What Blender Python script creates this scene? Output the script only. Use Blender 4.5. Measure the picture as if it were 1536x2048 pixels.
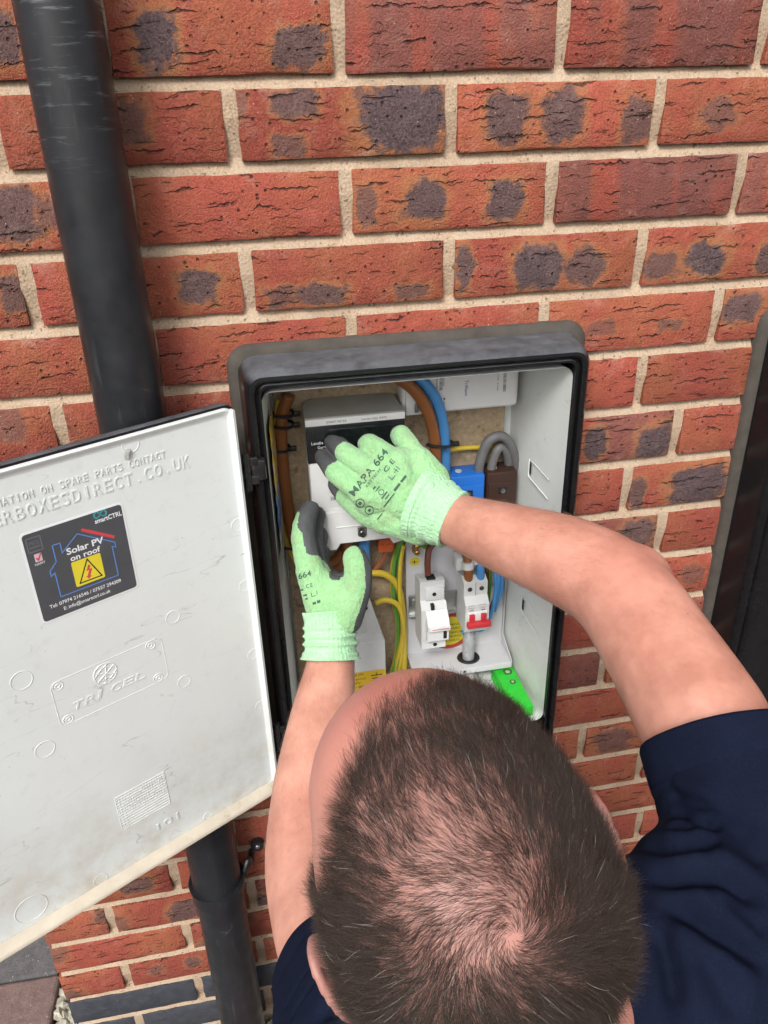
import bpy, bmesh, math, random
import numpy as np
from mathutils import Vector, Matrix, noise as mnoise
from mathutils.bvhtree import BVHTree

for o in list(bpy.data.objects):
    bpy.data.objects.remove(o)
SC = bpy.context.scene
COL = SC.collection
rnd = random.Random(7)

# ------------------------------------------------------------------ camera
# world: the brick face of the wall is Y = 0, X runs right along it, Z up (metres)
CAM = Vector((-0.23398, -0.87237, -0.09558))
FW = Vector((0.15471151, 0.87372221, -0.46116575))
RT = Vector((0.98203482, -0.18704643, -0.02492495))
UP = Vector((0.10803689, 0.44902464, 0.88696387))
FPX = 1575.18                      # focal length in pixels of a 1536 x 2048 frame
cam_data = bpy.data.cameras.new("camera")
cam_data.sensor_fit = 'VERTICAL'
cam_data.sensor_height = 24.0
cam_data.lens = 24.0 * FPX / 2048.0
cam_data.clip_start = 0.01
cam_data.clip_end = 500
cam = bpy.data.objects.new("camera", cam_data)
COL.objects.link(cam)
cam.matrix_world = Matrix(((RT.x, UP.x, -FW.x, CAM.x), (RT.y, UP.y, -FW.y, CAM.y), (RT.z, UP.z, -FW.z, CAM.z), (0, 0, 0, 1)))
SC.camera = cam

# ------------------------------------------------------------------ light: bright overcast, softly from the upper left behind the camera
SUN_EL, SUN_AZ = math.radians(43), math.radians(206)     # azimuth clockwise from +Y
world = bpy.data.worlds.new("World")
SC.world = world
world.use_nodes = True
wn = world.node_tree
wn.nodes.clear()
w_out = wn.nodes.new("ShaderNodeOutputWorld")
w_bg = wn.nodes.new("ShaderNodeBackground")
w_sky = wn.nodes.new("ShaderNodeTexSky")
w_hs = wn.nodes.new("ShaderNodeHueSaturation")
w_sky.sky_type = 'NISHITA'
w_sky.sun_disc = False
w_sky.sun_elevation = SUN_EL
w_sky.sun_rotation = SUN_AZ
w_sky.air_density = 1.0
w_sky.dust_density = 4.0
w_sky.ozone_density = 1.0
w_hs.inputs["Saturation"].default_value = 0.22           # cloud cover: little blue left
w_bg.inputs["Strength"].default_value = 0.14
wn.links.new(w_sky.outputs[0], w_hs.inputs["Color"])
wn.links.new(w_hs.outputs[0], w_bg.inputs["Color"])
wn.links.new(w_bg.outputs[0], w_out.inputs["Surface"])
sun_data = bpy.data.lights.new("sun", 'SUN')
sun_data.energy = 1.5
sun_data.angle = math.radians(18)
sun_data.color = (1.0, 0.985, 0.955)
sun = bpy.data.objects.new("sun", sun_data)
COL.objects.link(sun)
sun_dir = Vector((math.sin(SUN_AZ) * math.cos(SUN_EL), math.cos(SUN_AZ) * math.cos(SUN_EL), math.sin(SUN_EL)))
sun.rotation_euler = (-sun_dir).to_track_quat('-Z', 'Y').to_euler()
sun.location = (-1, -2, 3)
vs = SC.view_settings
SC.display_settings.display_device = 'sRGB'
vs.view_transform = 'Standard'
vs.look = 'None'
vs.exposure = 0.55
vs.gamma = 1.0
vs.use_curve_mapping = False
SC.render.engine = 'CYCLES'
SC.cycles.use_denoising = True
SC.cycles.max_bounces = 5
SC.cycles.diffuse_bounces = 2
SC.cycles.glossy_bounces = 3
SC.cycles.transparent_max_bounces = 4
SC.cycles.use_adaptive_sampling = True
SC.cycles.adaptive_threshold = 0.03
SC.cycles.caustics_reflective = False
SC.cycles.caustics_refractive = False

# ------------------------------------------------------------------ helpers
def ray(u, v):
    return FW + RT * ((u - 768) / FPX) - UP * ((v - 1024) / FPX)
def at(u, v, Y):
    d = ray(u, v); return CAM + d * ((Y - CAM.y) / d.y)
def atz(u, v, z):
    d = ray(u, v); return CAM + d * ((z - CAM.z) / d.z)
def atd(u, v, depth):
    return CAM + ray(u, v) * depth

def tag(o, label=None, cat=None, group=None, kind=None):
    if label: o["label"] = label
    if cat: o["category"] = cat
    if group: o["group"] = group
    if kind: o["kind"] = kind
    return o

def empty(name, loc):
    o = bpy.data.objects.new(name, None)
    o.location = loc
    o.empty_display_size = 0.05
    COL.objects.link(o)
    return o

def adopt(o, parent):
    """parent an object whose mesh is in world space"""
    if parent is None:
        return o
    o.parent = parent
    base = Matrix.Translation(parent.location)
    p = parent
    while p.parent is not None:
        p = p.parent
    if p is not parent:      # parents below a root sit at the world origin in effect
        o.matrix_parent_inverse = Matrix.Identity(4)
    else:
        o.matrix_parent_inverse = base.inverted()
    return o

class MB:
    """collects shapes into ONE mesh object"""
    def __init__(s):
        s.v = []; s.f = []; s.m = []; s.mi = 0
    def add(s, vs_, fs_):
        b = len(s.v)
        s.v += [tuple(x) for x in vs_]
        for f in fs_:
            s.f.append(tuple(b + i for i in f)); s.m.append(s.mi)
        return s
    def bm(s, bm):
        bm.verts.index_update()
        s.add([v.co[:] for v in bm.verts], [[v.index for v in f.verts] for f in bm.faces])
        bm.free()
        return s
    def box(s, x0, x1, y0, y1, z0, z1, r=0.0, seg=2, mat=None):
        bm = bmesh.new()
        bmesh.ops.create_cube(bm, size=1.0)
        for v in bm.verts:
            v.co = Vector(((x0 + x1) / 2 + v.co.x * (x1 - x0), (y0 + y1) / 2 + v.co.y * (y1 - y0), (z0 + z1) / 2 + v.co.z * (z1 - z0)))
        if r > 0:
            bmesh.ops.bevel(bm, geom=bm.edges[:], offset=r, segments=seg, affect='EDGES', profile=0.5)
        if mat is not None:
            bm.transform(mat)
        return s.bm(bm)
    def cyl(s, p0, p1, r0, r1=None, n=16, cap=True):
        p0, p1 = Vector(p0), Vector(p1)
        r1 = r0 if r1 is None else r1
        a = (p1 - p0).normalized()
        t = a.orthogonal().normalized(); b = a.cross(t)
        vs_ = []
        for p, r in ((p0, r0), (p1, r1)):
            for i in range(n):
                q = 2 * math.pi * i / n
                vs_.append(p + (t * math.cos(q) + b * math.sin(q)) * r)
        fs_ = [(i, (i + 1) % n, n + (i + 1) % n, n + i) for i in range(n)]
        if cap:
            fs_ += [tuple(range(n - 1, -1, -1)), tuple(range(n, 2 * n))]
        return s.add(vs_, fs_)
    def rings(s, rings_, closed=True, cap=True):
        """loft between rings of equal vertex count"""
        n = len(rings_[0]); vs_ = [p for r in rings_ for p in r]; fs_ = []
        for k in range(len(rings_) - 1):
            for i in range(n if closed else n - 1):
                j = (i + 1) % n
                fs_.append((k * n + i, k * n + j, (k + 1) * n + j, (k + 1) * n + i))
        if cap:
            fs_ += [tuple(range(n - 1, -1, -1)), tuple(range((len(rings_) - 1) * n, len(rings_) * n))]
        return s.add(vs_, fs_)
    def tube(s, pts, r, n=12, steps=6, cap=True, flat=None, ups=None):
        """smooth sweep through pts; r a number or a list; flat = per-point (ra, rb) pairs with direction ups"""
        P = spline(pts, steps)
        k = len(pts)
        def lerp(lst, t):
            i = min(int(t), k - 2); f = t - i
            return lst[i] * (1 - f) + lst[i + 1] * f
        R_ = []; prev = None
        for j, p in enumerate(P):
            t = j / steps
            a = (P[min(j + 1, len(P) - 1)] - P[max(j - 1, 0)]).normalized()
            if ups is not None:
                up = lerp([Vector(x) for x in ups], t)
                tt = (up - a * up.dot(a)).normalized()
            elif prev is None:
                tt = a.orthogonal().normalized()
            else:
                tt = (prev - a * prev.dot(a)).normalized()
            prev = tt; b = a.cross(tt)
            if flat is not None:
                ra = lerp([x[0] for x in flat], t); rb = lerp([x[1] for x in flat], t)
            else:
                ra = rb = lerp(r, t) if isinstance(r, (list, tuple)) else r
            R_.append([p + tt * (math.cos(2 * math.pi * i / n) * ra) + b * (math.sin(2 * math.pi * i / n) * rb) for i in range(n)])
        return s.rings(R_, True, cap)
    def ball(s, c, rx, ry=None, rz=None, nu=16, nv=10, mat=None):
        ry = rx if ry is None else ry; rz = rx if rz is None else rz
        bm = bmesh.new()
        bmesh.ops.create_uvsphere(bm, u_segments=nu, v_segments=nv, radius=1.0)
        M_ = Matrix.Translation(c) @ (mat if mat is not None else Matrix.Identity(4)) @ Matrix.Diagonal((rx, ry, rz, 1))
        bm.transform(M_)
        return s.bm(bm)
    def prism(s, outline, fn, d0, d1):
        """2-D outline (counter-clockwise) extruded between depths; fn(a, b, d) -> point"""
        n = len(outline)
        vs_ = [fn(a, b, d0) for a, b in outline] + [fn(a, b, d1) for a, b in outline]
        fs_ = [tuple(range(n)), tuple(range(2 * n - 1, n - 1, -1))] + [(i, n + i, n + (i + 1) % n, (i + 1) % n) for i in range(n)]
        return s.add(vs_, fs_)
    def build(s, name, mats, parent=None, smooth=False, angle=40, world=True, fixn=True):
        me = bpy.data.meshes.new(name)
        me.from_pydata(s.v, [], s.f)
        if not isinstance(mats, (list, tuple)): mats = [mats]
        for m in mats: me.materials.append(m)
        if len(mats) > 1:
            me.polygons.foreach_set("material_index", s.m)
        if fixn:
            bm = bmesh.new(); bm.from_mesh(me)
            bmesh.ops.recalc_face_normals(bm, faces=bm.faces[:])
            bm.to_mesh(me); bm.free()
        if smooth:
            me.polygons.foreach_set("use_smooth", [True] * len(me.polygons))
            if angle < 180:
                me.set_sharp_from_angle(angle=math.radians(angle))
        me.update()
        o = bpy.data.objects.new(name, me)
        COL.objects.link(o)
        if parent is not None:
            adopt(o, parent)
        return o

def spline(pts, steps):
    P = [Vector(p) for p in pts]; out = []
    for i in range(len(P) - 1):
        p0 = P[i - 1] if i else P[0] * 2 - P[1]
        p1, p2 = P[i], P[i + 1]
        p3 = P[i + 2] if i + 2 < len(P) else P[-1] * 2 - P[-2]
        for k in range(steps):
            t = k / steps
            out.append(0.5 * ((2 * p1) + (p2 - p0) * t + (2 * p0 - 5 * p1 + 4 * p2 - p3) * t * t + (3 * p1 - p0 - 3 * p2 + p3) * t ** 3))
    out.append(P[-1])
    return out

def rrect(x0, x1, z0, z1, r, n=6):
    out = []
    for cx, cz, a0 in ((x1 - r, z1 - r, 0), (x0 + r, z1 - r, 90), (x0 + r, z0 + r, 180), (x1 - r, z0 + r, 270)):
        for i in range(n + 1):
            a = math.radians(a0 + 90 * i / n)
            out.append((cx + r * math.cos(a), cz + r * math.sin(a)))
    return out

_txt_cache = {}
def text2d(s, bold=0.0):
    """flat letter shapes: list of 2-D verts, faces, and their width (letter height about 0.7)"""
    if (s, bold) in _txt_cache: return _txt_cache[s, bold]
    cu = bpy.data.curves.new("lettering", 'FONT')
    cu.body = s; cu.resolution_u = 3; cu.offset = bold; cu.align_x = 'LEFT'
    o = bpy.data.objects.new("lettering", cu)
    COL.objects.link(o)
    dg = bpy.context.evaluated_depsgraph_get()
    me = bpy.data.meshes.new_from_object(o.evaluated_get(dg))
    vs_ = [(v.co.x, v.co.y) for v in me.vertices]
    fs_ = [tuple(p.vertices) for p in me.polygons]
    bpy.data.objects.remove(o); bpy.data.curves.remove(cu); bpy.data.meshes.remove(me)
    x0 = min(a for a, b in vs_); x1 = max(a for a, b in vs_)
    _txt_cache[s, bold] = ([(a - x0, b) for a, b in vs_], fs_, x1 - x0)
    return _txt_cache[s, bold]

def put_text(mb, s, fn, a0, b0, width, height, thick=0.0, shear=0.0, bold=0.0):
    """letters laid by fn(a, b, d): baseline start a0, b0; capitals `height` tall, the line `width` long"""
    vs_, fs_, w = text2d(s, bold)
    sx, sy = width / w, height / 0.729
    P = [(a0 + x * sx + shear * y * sy, b0 + y * sy) for x, y in vs_]
    mb.add([fn(a, b, thick) for a, b in P], fs_)
    if thick:                                  # raised letters: side walls
        cnt = {}
        for f in fs_:
            for i in range(len(f)):
                e = (f[i], f[(i + 1) % len(f)])
                cnt[e] = 1
        base = len(mb.v)
        side = [e for e in cnt if (e[1], e[0]) not in cnt]
        vv = []; ff = []
        for a, b in side:
            k = len(vv)
            vv += [fn(*P[a], thick), fn(*P[b], thick), fn(*P[b], 0.0), fn(*P[a], 0.0)]
            ff.append((k, k + 1, k + 2, k + 3))
        mb.add(vv, ff)

def remesh(mb, voxel, smooth=6, name="tmp"):
    """one continuous surface out of overlapping shapes -> verts array, faces list"""
    o = mb.build(name, [], None)
    r = o.modifiers.new("r", 'REMESH'); r.mode = 'VOXEL'; r.voxel_size = voxel
    if smooth:
        m = o.modifiers.new("s", 'SMOOTH'); m.factor = 0.5; m.iterations = smooth
    dg = bpy.context.evaluated_depsgraph_get()
    me = bpy.data.meshes.new_from_object(o.evaluated_get(dg))
    V = np.empty(len(me.vertices) * 3); me.vertices.foreach_get("co", V); V = V.reshape(-1, 3)
    N = np.empty(len(me.vertices) * 3); me.vertices.foreach_get("normal", N); N = N.reshape(-1, 3)
    F = [tuple(p.vertices) for p in me.polygons]
    bpy.data.meshes.remove(me)
    d = o.data; bpy.data.objects.remove(o); bpy.data.meshes.remove(d)
    return V, N, F

# ------------------------------------------------------------------ materials
class NT:
    """short-hand for building a node tree"""
    def __init__(s, name):
        s.mat = bpy.data.materials.new(name); s.mat.use_nodes = True
        s.t = s.mat.node_tree; s.t.nodes.clear()
        s.out = s.n("ShaderNodeOutputMaterial")
        s.b = s.n("ShaderNodeBsdfPrincipled")
        s.l(s.b.outputs[0], s.out.inputs[0])
    def n(s, k, **kw):
        x = s.t.nodes.new(k)
        for a, b in kw.items(): setattr(x, a, b)
        return x
    def l(s, a, b): s.t.links.new(a, b)
    def set(s, sock, v):
        if hasattr(v, "is_output"): s.l(v, sock)
        else: sock.default_value = v
    def math(s, op, a, b=0.0, c=0.0, clamp=False):
        x = s.n("ShaderNodeMath", operation=op, use_clamp=clamp)
        s.set(x.inputs[0], a); s.set(x.inputs[1], b); s.set(x.inputs[2], c)
        return x.outputs[0]
    def vmath(s, op, a, b=(0, 0, 0)):
        x = s.n("ShaderNodeVectorMath", operation=op)
        s.set(x.inputs[0], a); s.set(x.inputs[1], b)
        return x.outputs[0]
    def scale(s, v, k):
        x = s.n("ShaderNodeVectorMath", operation='SCALE'); s.set(x.inputs[0], v); s.set(x.inputs["Scale"], k)
        return x.outputs[0]
    def noise(s, vec, scale, detail=4, rough=0.55, color=False, dist=0.0):
        x = s.n("ShaderNodeTexNoise"); s.set(x.inputs["Vector"], vec)
        x.inputs["Scale"].default_value = scale; x.inputs["Detail"].default_value = detail
        x.inputs["Roughness"].default_value = rough; x.inputs["Distortion"].default_value = dist
        return x.outputs["Color" if color else "Fac"]
    def voro(s, vec, scale, feature='F1', out="Distance"):
        x = s.n("ShaderNodeTexVoronoi", feature=feature); s.set(x.inputs["Vector"], vec); x.inputs["Scale"].default_value = scale
        return x.outputs[out]
    def map(s, v, a, b, c=0.0, d=1.0, smooth=False):
        x = s.n("ShaderNodeMapRange", interpolation_type='SMOOTHSTEP' if smooth else 'LINEAR')
        s.set(x.inputs[0], v)
        for i, q in enumerate((a, b, c, d)): s.set(x.inputs[1 + i], q)
        return x.outputs[0]
    def mix(s, f, a, b, mode='MIX'):
        x = s.n("ShaderNodeMix", data_type='RGBA', blend_type=mode)
        s.set(x.inputs[0], f); s.set(x.inputs[6], a if hasattr(a, "is_output") else (*a[:3], 1)); s.set(x.inputs[7], b if hasattr(b, "is_output") else (*b[:3], 1))
        return x.outputs[2]
    def coord(s, k="Object"):
        return s.n("ShaderNodeTexCoord").outputs[k]
    def bump(s, h, strength=0.3, dist=0.002, normal=None):
        x = s.n("ShaderNodeBump"); s.set(x.inputs["Height"], h)
        x.inputs["Strength"].default_value = strength; x.inputs["Distance"].default_value = dist
        if normal is not None: s.l(normal, x.inputs["Normal"])
        return x.outputs[0]
    def fin(s, color=None, rough=None, normal=None, metal=None, spec=None, **kw):
        i = s.b.inputs
        if color is not None: s.set(i["Base Color"], color if hasattr(color, "is_output") else (*color[:3], 1))
        if rough is not None: s.set(i["Roughness"], rough)
        if normal is not None: s.l(normal, i["Normal"])
        if metal is not None: s.set(i["Metallic"], metal)
        if spec is not None: s.set(i["Specular IOR Level"], spec)
        for k, v in kw.items(): s.set(i[k.replace("_", " ")], v)
        return s.mat

def plain(name, col, rough=0.5, metal=0.0, var=0.12, scale=60.0, bump=0.0, dirt=0.0, dirtcol=(0.05, 0.04, 0.03), spec=0.5):
    """painted or moulded surface with slight mottling, fine grain and specks of dirt"""
    t = NT(name)
    c = t.coord()
    n = t.noise(c, scale, 5, 0.6)
    k = t.map(n, 0.25, 0.75, 1 - var, 1 + var)
    base = t.n("ShaderNodeRGB"); base.outputs[0].default_value = (*col, 1)
    colr = t.scale(base.outputs[0], k)
    if dirt:
        d = t.noise(c, scale * 0.35, 8, 0.72)
        m = t.map(d, 0.56, 0.80, 0.0, dirt, True)
        colr = t.mix(m, colr, dirtcol)
    rg = t.map(t.noise(c, scale * 0.7, 4), 0.3, 0.7, max(0.0, rough - 0.08), min(1.0, rough + 0.08))
    nm = t.bump(t.noise(c, scale * 8, 3), bump, 0.001) if bump else None
    return t.fin(colr, rg, nm, metal, spec)
# ------------------------------------------------------------------ wall materials
def brick_material(name, blue=False):
    t = NT(name)
    co = t.coord()
    info = t.n("ShaderNodeObjectInfo")
    off = t.n("ShaderNodeCombineXYZ")
    r = info.outputs["Random"]
    for i, k in enumerate((37.0, 91.0, 53.0)): t.l(t.math('MULTIPLY', r, k), off.inputs[i])
    c = t.vmath('ADD', co, off.outputs[0])
    sep = t.n("ShaderNodeSeparateXYZ"); t.l(co, sep.inputs[0])
    big = t.noise(c, 9, 2, 0.5)
    fine = t.noise(c, 430, 2, 0.7)
    mid = t.noise(c, 60, 3, 0.65)
    if blue:
        col = t.mix(t.map(mid, 0.3, 0.7), (0.032, 0.036, 0.046), (0.062, 0.064, 0.075))
        col = t.mix(t.map(fine, 0.62, 0.8, 0, 0.5), col, (0.16, 0.16, 0.16))
    else:
        tone = t.n("ShaderNodeAttribute", attribute_type='OBJECT', attribute_name="tone").outputs["Fac"]
        red, orange, plum = (0.365, 0.084, 0.056), (0.380, 0.116, 0.060), (0.225, 0.082, 0.068)
        # soft upright bands across the stretcher as well as cloudy patches
        st = t.n("ShaderNodeVectorMath", operation='MULTIPLY'); t.l(c, st.inputs[0]); st.inputs[1].default_value = (1, 1, 0.15)
        band = t.noise(st.outputs[0], 26, 2, 0.4)
        h = t.map(t.math('ADD', t.math('MULTIPLY', big, 0.6), t.math('MULTIPLY', band, 0.4)), 0.40, 0.62, 0, 1, True)
        col = t.mix(h, red, orange)
        pl = t.map(t.math('ADD', tone, t.math('MULTIPLY', t.math('SUBTRACT', band, 0.5), 1.6)), 0.45, 0.85, 0, 0.9, True)
        col = t.mix(pl, col, plum)
        col = t.scale(col, t.map(t.math('FRACT', t.math('MULTIPLY', r, 17.3)), 0, 1, 0.78, 1.10))      # every brick fired a little differently
    # grain
        col = t.mix(t.map(fine, 0.38, 0.62, 0, 0.55), col, t.scale(col, 0.55))
        col = t.mix(t.map(mid, 0.5, 0.75, 0, 0.35), col, t.scale(col, 1.35))
        # burnt patches from the kiln, each with its orange rim
        wv = t.n("ShaderNodeVectorMath", operation='SUBTRACT'); t.l(t.noise(c, 48, 3, 0.65, True), wv.inputs[0]); wv.inputs[1].default_value = (0.5, 0.5, 0.5)
        wc = t.vmath('ADD', co, t.scale(wv.outputs[0], 0.024))
        ws = t.n("ShaderNodeSeparateXYZ"); t.l(wc, ws.inputs[0])
        spot = None; halo = None
        for i in range(4):
            a = t.n("ShaderNodeAttribute", attribute_type='OBJECT', attribute_name="spot_%d" % i)
            b = t.n("ShaderNodeAttribute", attribute_type='OBJECT', attribute_name="spread_%d" % i)
            sa = t.n("ShaderNodeSeparateXYZ"); t.l(a.outputs["Vector"], sa.inputs[0])
            sb = t.n("ShaderNodeSeparateXYZ"); t.l(b.outputs["Vector"], sb.inputs[0])
            qx = t.math('DIVIDE', t.math('SUBTRACT', ws.outputs[0], sa.outputs[0]), t.math('MAXIMUM', sb.outputs[0], 1e-4))
            qz = t.math('DIVIDE', t.math('SUBTRACT', ws.outputs[2], sa.outputs[1]), t.math('MAXIMUM', sb.outputs[1], 1e-4))
            d = t.math('POWER', t.math('ADD', t.math('POWER', t.math('ABSOLUTE', qx), 3.0), t.math('POWER', t.math('ABSOLUTE', qz), 3.0)), 0.3333)
            d = t.math('ADD', d, t.math('ADD', t.math('MULTIPLY', t.math('SUBTRACT', mid, 0.5), 1.1), t.math('MULTIPLY', t.math('SUBTRACT', big, 0.5), 0.8)))
            s_ = t.math('MULTIPLY', t.map(d, 1.15, 0.78, 0, 1, True), sa.outputs[2])
            h_ = t.math('MULTIPLY', t.map(d, 1.5, 1.0, 0, 1, True), sa.outputs[2])
            spot = s_ if spot is None else t.math('MAXIMUM', spot, s_)
            halo = h_ if halo is None else t.math('MAXIMUM', halo, h_)
        col = t.mix(t.math('MULTIPLY', halo, 0.75), col, (0.35, 0.150, 0.062))
        burnt = t.mix(t.map(fine, 0.35, 0.65), (0.042, 0.032, 0.040), (0.115, 0.082, 0.090))
        col = t.mix(t.math('MULTIPLY', spot, 0.93), col, burnt)
        # pale bloom and lime smears, mostly near the arrises
        ez = t.map(t.math('ABSOLUTE', sep.outputs[2]), 0.020, 0.033, 0, 1)
        bl = t.math('MULTIPLY', t.map(t.noise(c, 34, 4, 0.75), 0.52, 0.72, 0, 1, True), t.math('ADD', 0.22, t.math('MULTIPLY', ez, 0.5)))
        col = t.mix(t.math('MULTIPLY', bl, 0.5), col, (0.50, 0.34, 0.27))
        fl = t.map(t.voro(c, 150), 0.10, 0.05, 0, 1)
        col = t.mix(t.math('MULTIPLY', fl, t.map(t.noise(c, 20, 2), 0.5, 0.6, 0, 0.8)), col, (0.62, 0.50, 0.42))
    # drag creases: wavy tears running along the brick
    def tears(shift, cx, cz, keep, lmax):
        """scattered short tapering tears, one per cell"""
        wob = t.vmath('ADD', t.vmath('ADD', c, shift), t.scale(t.vmath('SUBTRACT', wobble, (0.5, 0.5, 0.5)), 0.010))
        s3 = t.n("ShaderNodeSeparateXYZ"); t.l(wob, s3.inputs[0])
        pv = t.n("ShaderNodeCombineXYZ"); t.l(t.math('MULTIPLY', s3.outputs[0], cx), pv.inputs[0]); t.l(t.math('MULTIPLY', s3.outputs[2], cz), pv.inputs[1])
        vo = t.n("ShaderNodeTexVoronoi", voronoi_dimensions='2D'); t.l(pv.outputs[0], vo.inputs["Vector"]); vo.inputs["Scale"].default_value = 1.0
        dv = t.n("ShaderNodeSeparateXYZ"); t.l(t.vmath('SUBTRACT', pv.outputs[0], vo.outputs["Position"]), dv.inputs[0])
        rc_ = t.n("ShaderNodeSeparateColor"); t.l(vo.outputs["Color"], rc_.inputs[0])
        ln = t.map(rc_.outputs[0], 0, 1, 0.16, lmax)
        u_ = t.math('DIVIDE', dv.outputs[0], ln)
        u2 = t.math('MULTIPLY', u_, u_)
        path = t.math('ADD', t.math('MULTIPLY', dv.outputs[0], t.map(rc_.outputs[1], 0, 1, -0.55, 0.35)), t.math('MULTIPLY', u2, t.map(rc_.outputs[2], 0, 1, -0.16, 0.16)))
        d_ = t.math('ABSOLUTE', t.math('SUBTRACT', dv.outputs[1], path))
        th = t.math('MULTIPLY', t.math('SUBTRACT', 1.0, u2), 0.085)
        return t.math('MULTIPLY', t.map(t.math('SUBTRACT', th, d_), -0.005, 0.055, 0, 1, True), t.math('GREATER_THAN', rc_.outputs[1], keep))
    wobble = t.noise(c, 95, 2, 0.6, True)
    cn = t.noise(c, 40, 2, 0.5)
    crease = t.math('MAXIMUM', tears((0, 0, 0), 21, 62, 0.56, 0.66), t.math('MULTIPLY', tears((4.3, 0, 7.7), 42, 105, 0.68, 0.55), 0.7))
    pits = t.math('MULTIPLY', t.map(t.voro(t.vmath('ADD', c, (3, 3, 3)), 85), 0.17, 0.08, 0, 1, True), t.map(t.noise(c, 14, 2), 0.40, 0.55))
    if blue:
        crease = t.math('MULTIPLY', crease, 0.15)
    dark = t.math('MAXIMUM', crease, pits)
    col = t.mix(t.math('MULTIPLY', dark, 0.72), col, (0.035, 0.018, 0.014))
    h = t.math('SUBTRACT', t.math('ADD', t.math('MULTIPLY', fine, 0.75), t.math('MULTIPLY', mid, 0.8)), t.math('MULTIPLY', dark, 2.0))
    h = t.math('ADD', h, t.math('MULTIPLY', cn, 1.1))
    nm = t.bump(h, 0.85 if not blue else 0.3, 0.0035)
    return t.fin(col, 0.88 if not blue else 0.6, nm, spec=0.3)

M_BRICK = brick_material("red_stock_brick")
M_BLUE = brick_material("blue_engineering_brick", True)

def mortar_material():
    t = NT("sand_mortar")
    c = t.coord()
    a = t.noise(c, 420, 2, 0.75); b = t.noise(c, 30, 3, 0.6); s = t.voro(c, 330)
    col = t.mix(t.map(a, 0.3, 0.7), (0.31, 0.215, 0.140), (0.53, 0.395, 0.275))
    col = t.mix(t.map(b, 0.35, 0.7, 0, 0.5), col, (0.52, 0.42, 0.32))
    col = t.mix(t.map(t.noise(c, 190, 2), 0.63, 0.72, 0, 0.75), col, (0.10, 0.07, 0.05))
    col = t.mix(t.map(t.noise(c, 11, 3), 0.50, 0.72, 0, 0.55), col, (0.25, 0.185, 0.13))
    h = t.math('ADD', t.math('MULTIPLY', a, 0.8), t.math('MULTIPLY', s, 0.9))
    return t.fin(col, 0.95, t.bump(h, 0.5, 0.0016), spec=0.2)
M_MORTAR = mortar_material()

# ------------------------------------------------------------------ the wall
WALL_L, WALL_R = -0.637, 1.02
GROUND = -1.55
_dz = {14: .003, 15: .007, 16: .011, 17: .013, 18: .016, 19: .022, 20: .028, 21: .032, 22: .034}
def joint_z(k):
    return -0.075 * k + _dz.get(k, 0.0)
TOP_COURSE, BOT_COURSE = -5, 20
OPEN = (-0.243, 0.160, -0.896, -0.366)        # hole for the recessed box: x0, x1, z0, z1

wall = MB()
# mortar bed: a finely bumped sheet set back 5 mm, with the hole of the meter box left out
def sheet(mb, xs, zs, hole):
    idx = {}
    for i, x in enumerate(xs):
        for j, z in enumerate(zs):
            n = mnoise.noise(Vector((x * 60, z * 60, 0))) * 0.0009 + mnoise.noise(Vector((x * 220, z * 220, 3))) * 0.0003
            kj = min(range(TOP_COURSE, BOT_COURSE + 2), key=lambda q: abs(joint_z(q) - z))
            tj = max(-1.0, min(1.0, (z - joint_z(kj)) / 0.0065))          # struck joint: deep under the brick above, flush below
            idx[i, j] = len(mb.v); mb.v.append((x, 0.0058 + 0.0036 * tj + n, z))
    for i in range(len(xs) - 1):
        for j in range(len(zs) - 1):
            cx, cz = (xs[i] + xs[i + 1]) / 2, (zs[j] + zs[j + 1]) / 2
            if hole[0] < cx < hole[1] and hole[2] < cz < hole[3]: continue
            mb.f.append((idx[i, j], idx[i + 1, j], idx[i + 1, j + 1], idx[i, j + 1])); mb.m.append(0)
def span(a, b, step, cuts=()):
    xs = list(np.arange(a, b, step)) + [b] + list(cuts)
    return sorted(set(round(float(x), 4) for x in xs))
zs_ = [GROUND - 0.05, joint_z(TOP_COURSE)] + list(OPEN[2:])
for q in range(TOP_COURSE, BOT_COURSE + 2):
    zs_ += [joint_z(q) + e for e in (-0.0085, -0.0055, -0.002, 0.002, 0.0055, 0.0085)] + [joint_z(q) - 0.03]
zs_ = sorted(set(round(z, 4) for z in zs_ if GROUND - 0.05 <= z <= joint_z(TOP_COURSE)))
sheet(wall, span(WALL_L + 0.006, WALL_R, 0.0075, OPEN[:2]), zs_, OPEN)
# body of the wall behind, in four blocks round the hole
for x0, x1, z0, z1 in ((WALL_L + 0.006, OPEN[0], GROUND - 0.05, joint_z(TOP_COURSE)), (OPEN[1], WALL_R, GROUND - 0.05, joint_z(TOP_COURSE)),
                       (OPEN[0], OPEN[1], GROUND - 0.05, OPEN[2]), (OPEN[0], OPEN[1], OPEN[3], joint_z(TOP_COURSE))):
    wall.box(x0, x1, 0.0125, 0.30, z0, z1)
wall.box(OPEN[0], OPEN[1], 0.16, 0.30, OPEN[2], OPEN[3])
brick_wall = tag(wall.build("brick_wall", M_MORTAR), "red brick house wall with sandy mortar and a blue brick base", "wall")

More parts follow.
